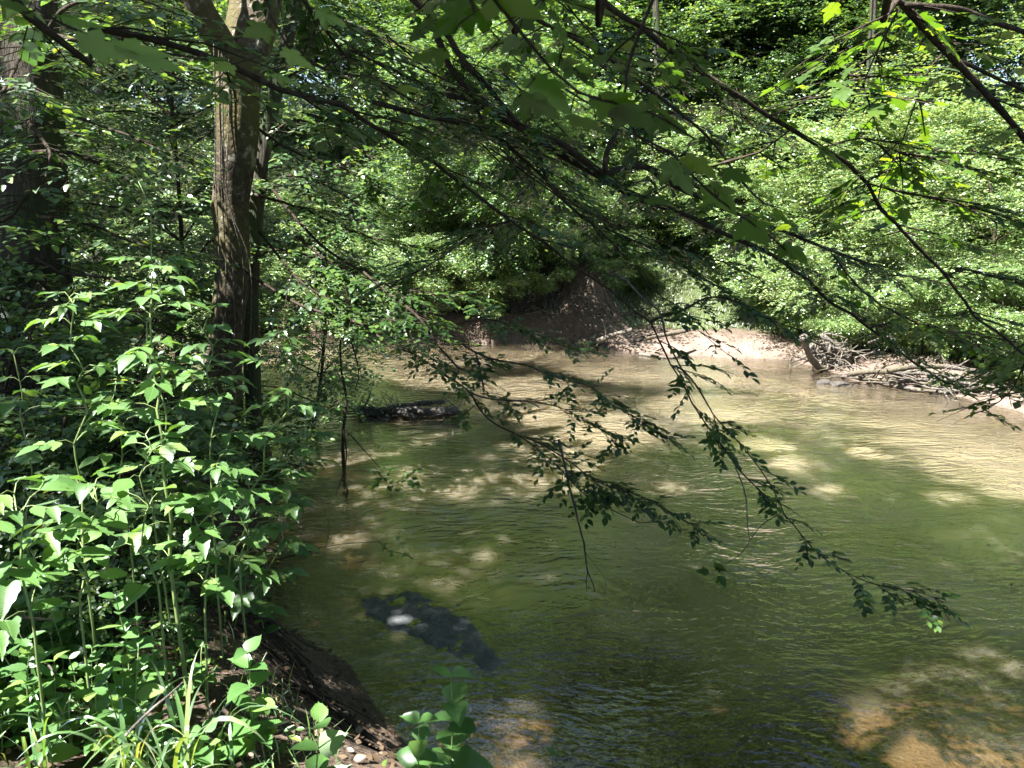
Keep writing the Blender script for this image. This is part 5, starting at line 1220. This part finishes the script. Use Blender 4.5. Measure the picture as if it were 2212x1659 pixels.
# grey clay shelf just breaking the surface at the foot of the near bank
def clay_shelf():
    ax = np.array([W(850, 1300)[:2], W(930, 1340)[:2], W(1000, 1400)[:2], W(1060, 1435)[:2]])
    n_ = 110; xs = np.linspace(ax[:, 0].min() - .5, ax[:, 0].max() + .5, n_); ys = np.linspace(ax[:, 1].min() - .5, ax[:, 1].max() + .5, n_)
    Xc, Yc = np.meshgrid(xs, ys); best = np.full(Xc.shape, -9.0)
    for i, (a, b) in enumerate(zip(ax[:-1], ax[1:])):
        d = b - a
        for t in np.linspace(0, 1, 12):
            w_ = np.interp(i + t, [0, 1, 2, 3], [.19, .21, .13, .08])
            c_ = a + d * t; best = np.maximum(best, 1 - np.hypot(Xc - c_[0], Yc - c_[1]) / w_)
    nz = fbm(Xc * 5, Yc * 5, 70, 4) * .9
    h = np.clip((best + nz * 1.5) * .05, -.12, .003) + .036 * fbm(Xc * 7, Yc * 7, 71, 5) + .003
    idx = np.arange(n_ * n_).reshape(n_, n_)
    F = np.stack([idx[:-1, :-1], idx[:-1, 1:], idx[1:, 1:], idx[1:, :-1]], -1).reshape(-1, 4)
    keep = (h.ravel()[F].max(1) > -.09); F = F[keep]
    us = np.unique(F); rm = -np.ones(n_ * n_, int); rm[us] = np.arange(len(us))
    V = np.stack([Xc, Yc, h], -1).reshape(-1, 3)[us]
    o = put('clay_shelf', mesh_from('clay_shelf', V, [rm[F]]), M['clay'])
    tag(o, 'smooth grey clay shelf just breaking the surface near the bank at the bottom', 'clay shelf')
clay_shelf()

# sticks on the near bank
for i, (pts, r_, mat, lab) in enumerate((
    ([(735 * .0 + 545, 1210, .45), (580, 1228, .38), (622, 1244, .3)], .006, 'dead', 'thin straight pale stick lying out over the water beside the bank'),
    ([(270, 1590, 1.45), (330, 1530, 1.5), (400, 1470, 1.55)], .005, 'dead', 'pale dead stick slanting up through the grass blades'),
    ([(0, 1330, 1.45), (60, 1333, 1.46), (110, 1340, 1.45)], .010, 'dead', 'brown dead stick lying level at the left edge'),
    ([(60, 1380, 1.42), (90, 1420, 1.42), (125, 1460, 1.42)], .007, 'dead', 'dead stick slanting down to the right near the left edge'),
    ([(480, 1310, 1.0), (520, 1330, .95), (600, 1350, .8), (680, 1400, .6)], .008, 'twig', 'dark stick lying along the slope of the near bank'),
    ([(600, 1480, .9), (700, 1500, .7), (800, 1550, .45)], .006, 'twig', 'thin dark stick low on the near bank slope'),
    ([(200, 1250, 1.55), (240, 1215, 1.6), (260, 1160, 1.7)], .008, 'dead', 'pale dead stick standing among the leaves under the saplings'))):
    log('fallen_stick', [W(*p_) for p_ in pts], r_, mat, lab, 630 + i, k=6, cat='stick', taper=.5, group='fallen sticks on the near bank')
T = Tubes(); rr_ = R(650)
for i in range(150):
    u = rr_.uniform(430, 960); v = 1290 + (u - 480) * .80 + rr_.uniform(0, 190); s_ = W(u, v, .35); s_ = on_ground(s_[0], s_[1], .01)
    a = rr_.uniform(-.9, .9); ln = rr_.uniform(.12, .6); d = np.array([math.cos(a), math.sin(a), 0])
    q = np.array([s_ + d * ln * t for t in np.linspace(-.5, .5, 7)]) + rr_.normal(0, .012, (7, 3)); q[:, 2] = terrain(q[:, 0], q[:, 1])[0] + .008 + rr_.uniform(0, .03)
    T.add(spline(q, .04), rr_.uniform(.002, .006), k=4, cap=False)
tag(put('bank_roots', T.mesh('bank_roots'), M['twig']), 'thin dark roots and twigs matted over the bare mud slope of the near bank', 'roots', kind='stuff')
# arching bare bramble over the water, with a few leaves at its tip
bb = W(525, 1235, .5)
br = thing('bramble', bb, 'thin bare arching bramble reaching right over the water, a few pale leaves at its tip', 'bramble')
T = Tubes(); pts = [bb, P(600, 1210, 4.6), P(690, 1185, 4.5), P(760, 1172, 4.4), P(820, 1170, 4.3)]; q = spline(pts, .05, .004, R(640)); T.add(q, np.linspace(.005, .002, len(q)), k=5)
for f in ([P(820, 1170, 4.3), P(840, 1190, 4.3), P(870, 1195, 4.3), P(895, 1208, 4.3)], [P(705, 1180, 4.5), P(712, 1140, 4.5), P(700, 1100, 4.5)], [P(540, 1220, 5), P(580, 1180, 4.8), P(640, 1140, 4.6), P(660, 1125, 4.6)]):
    T.add(spline(f, .04), .002, k=4, cap=False)
put('stem', T.mesh('bramble_stem'), M['twig'], br, loc=-bb)
L = Leaves(); rb = R(641)
for u, v in ((830, 1175), (842, 1188), (850, 1195), (862, 1165), (868, 1175), (894, 1207), (875, 1196), (825, 1185)):
    for k in range(3): L.add(L_OVATE, P(u, v, 4.3), rb.normal(size=3) * [1, 1, .4], [0, -.2, 1], .032, rb)
put('leaves', L.mesh('bramble_leaves'), M['leaf_herb'], br, loc=-bb)
# a single drooping sprig of lobed leaves low over the water at the right centre
Mp([(1688, 1106), (1640, 1140), (1600, 1195), (1570, 1215), (1540, 1235)], 4.5, 4.2, .003, .0015, 107, dens=0)
rq = R(108)
sbn = [o for o in mapl.children if o.name.startswith('branch')][-1]
L = Leaves(); L.add(L_MAPLE, np.array([P(1560, 1222, 4.2), P(1530, 1235, 4.2), P(1545, 1225, 4.2), P(1555, 1245, 4.2)]), np.array([[-.3, -.2, .1], [-1, .1, 0], [.8, -.3, -.1], [.2, -.6, -.3]]), np.array([0, -.2, 1.]), .08, rq)
put('leaves', L.mesh('leaves'), M['leaf_maple'], sbn)
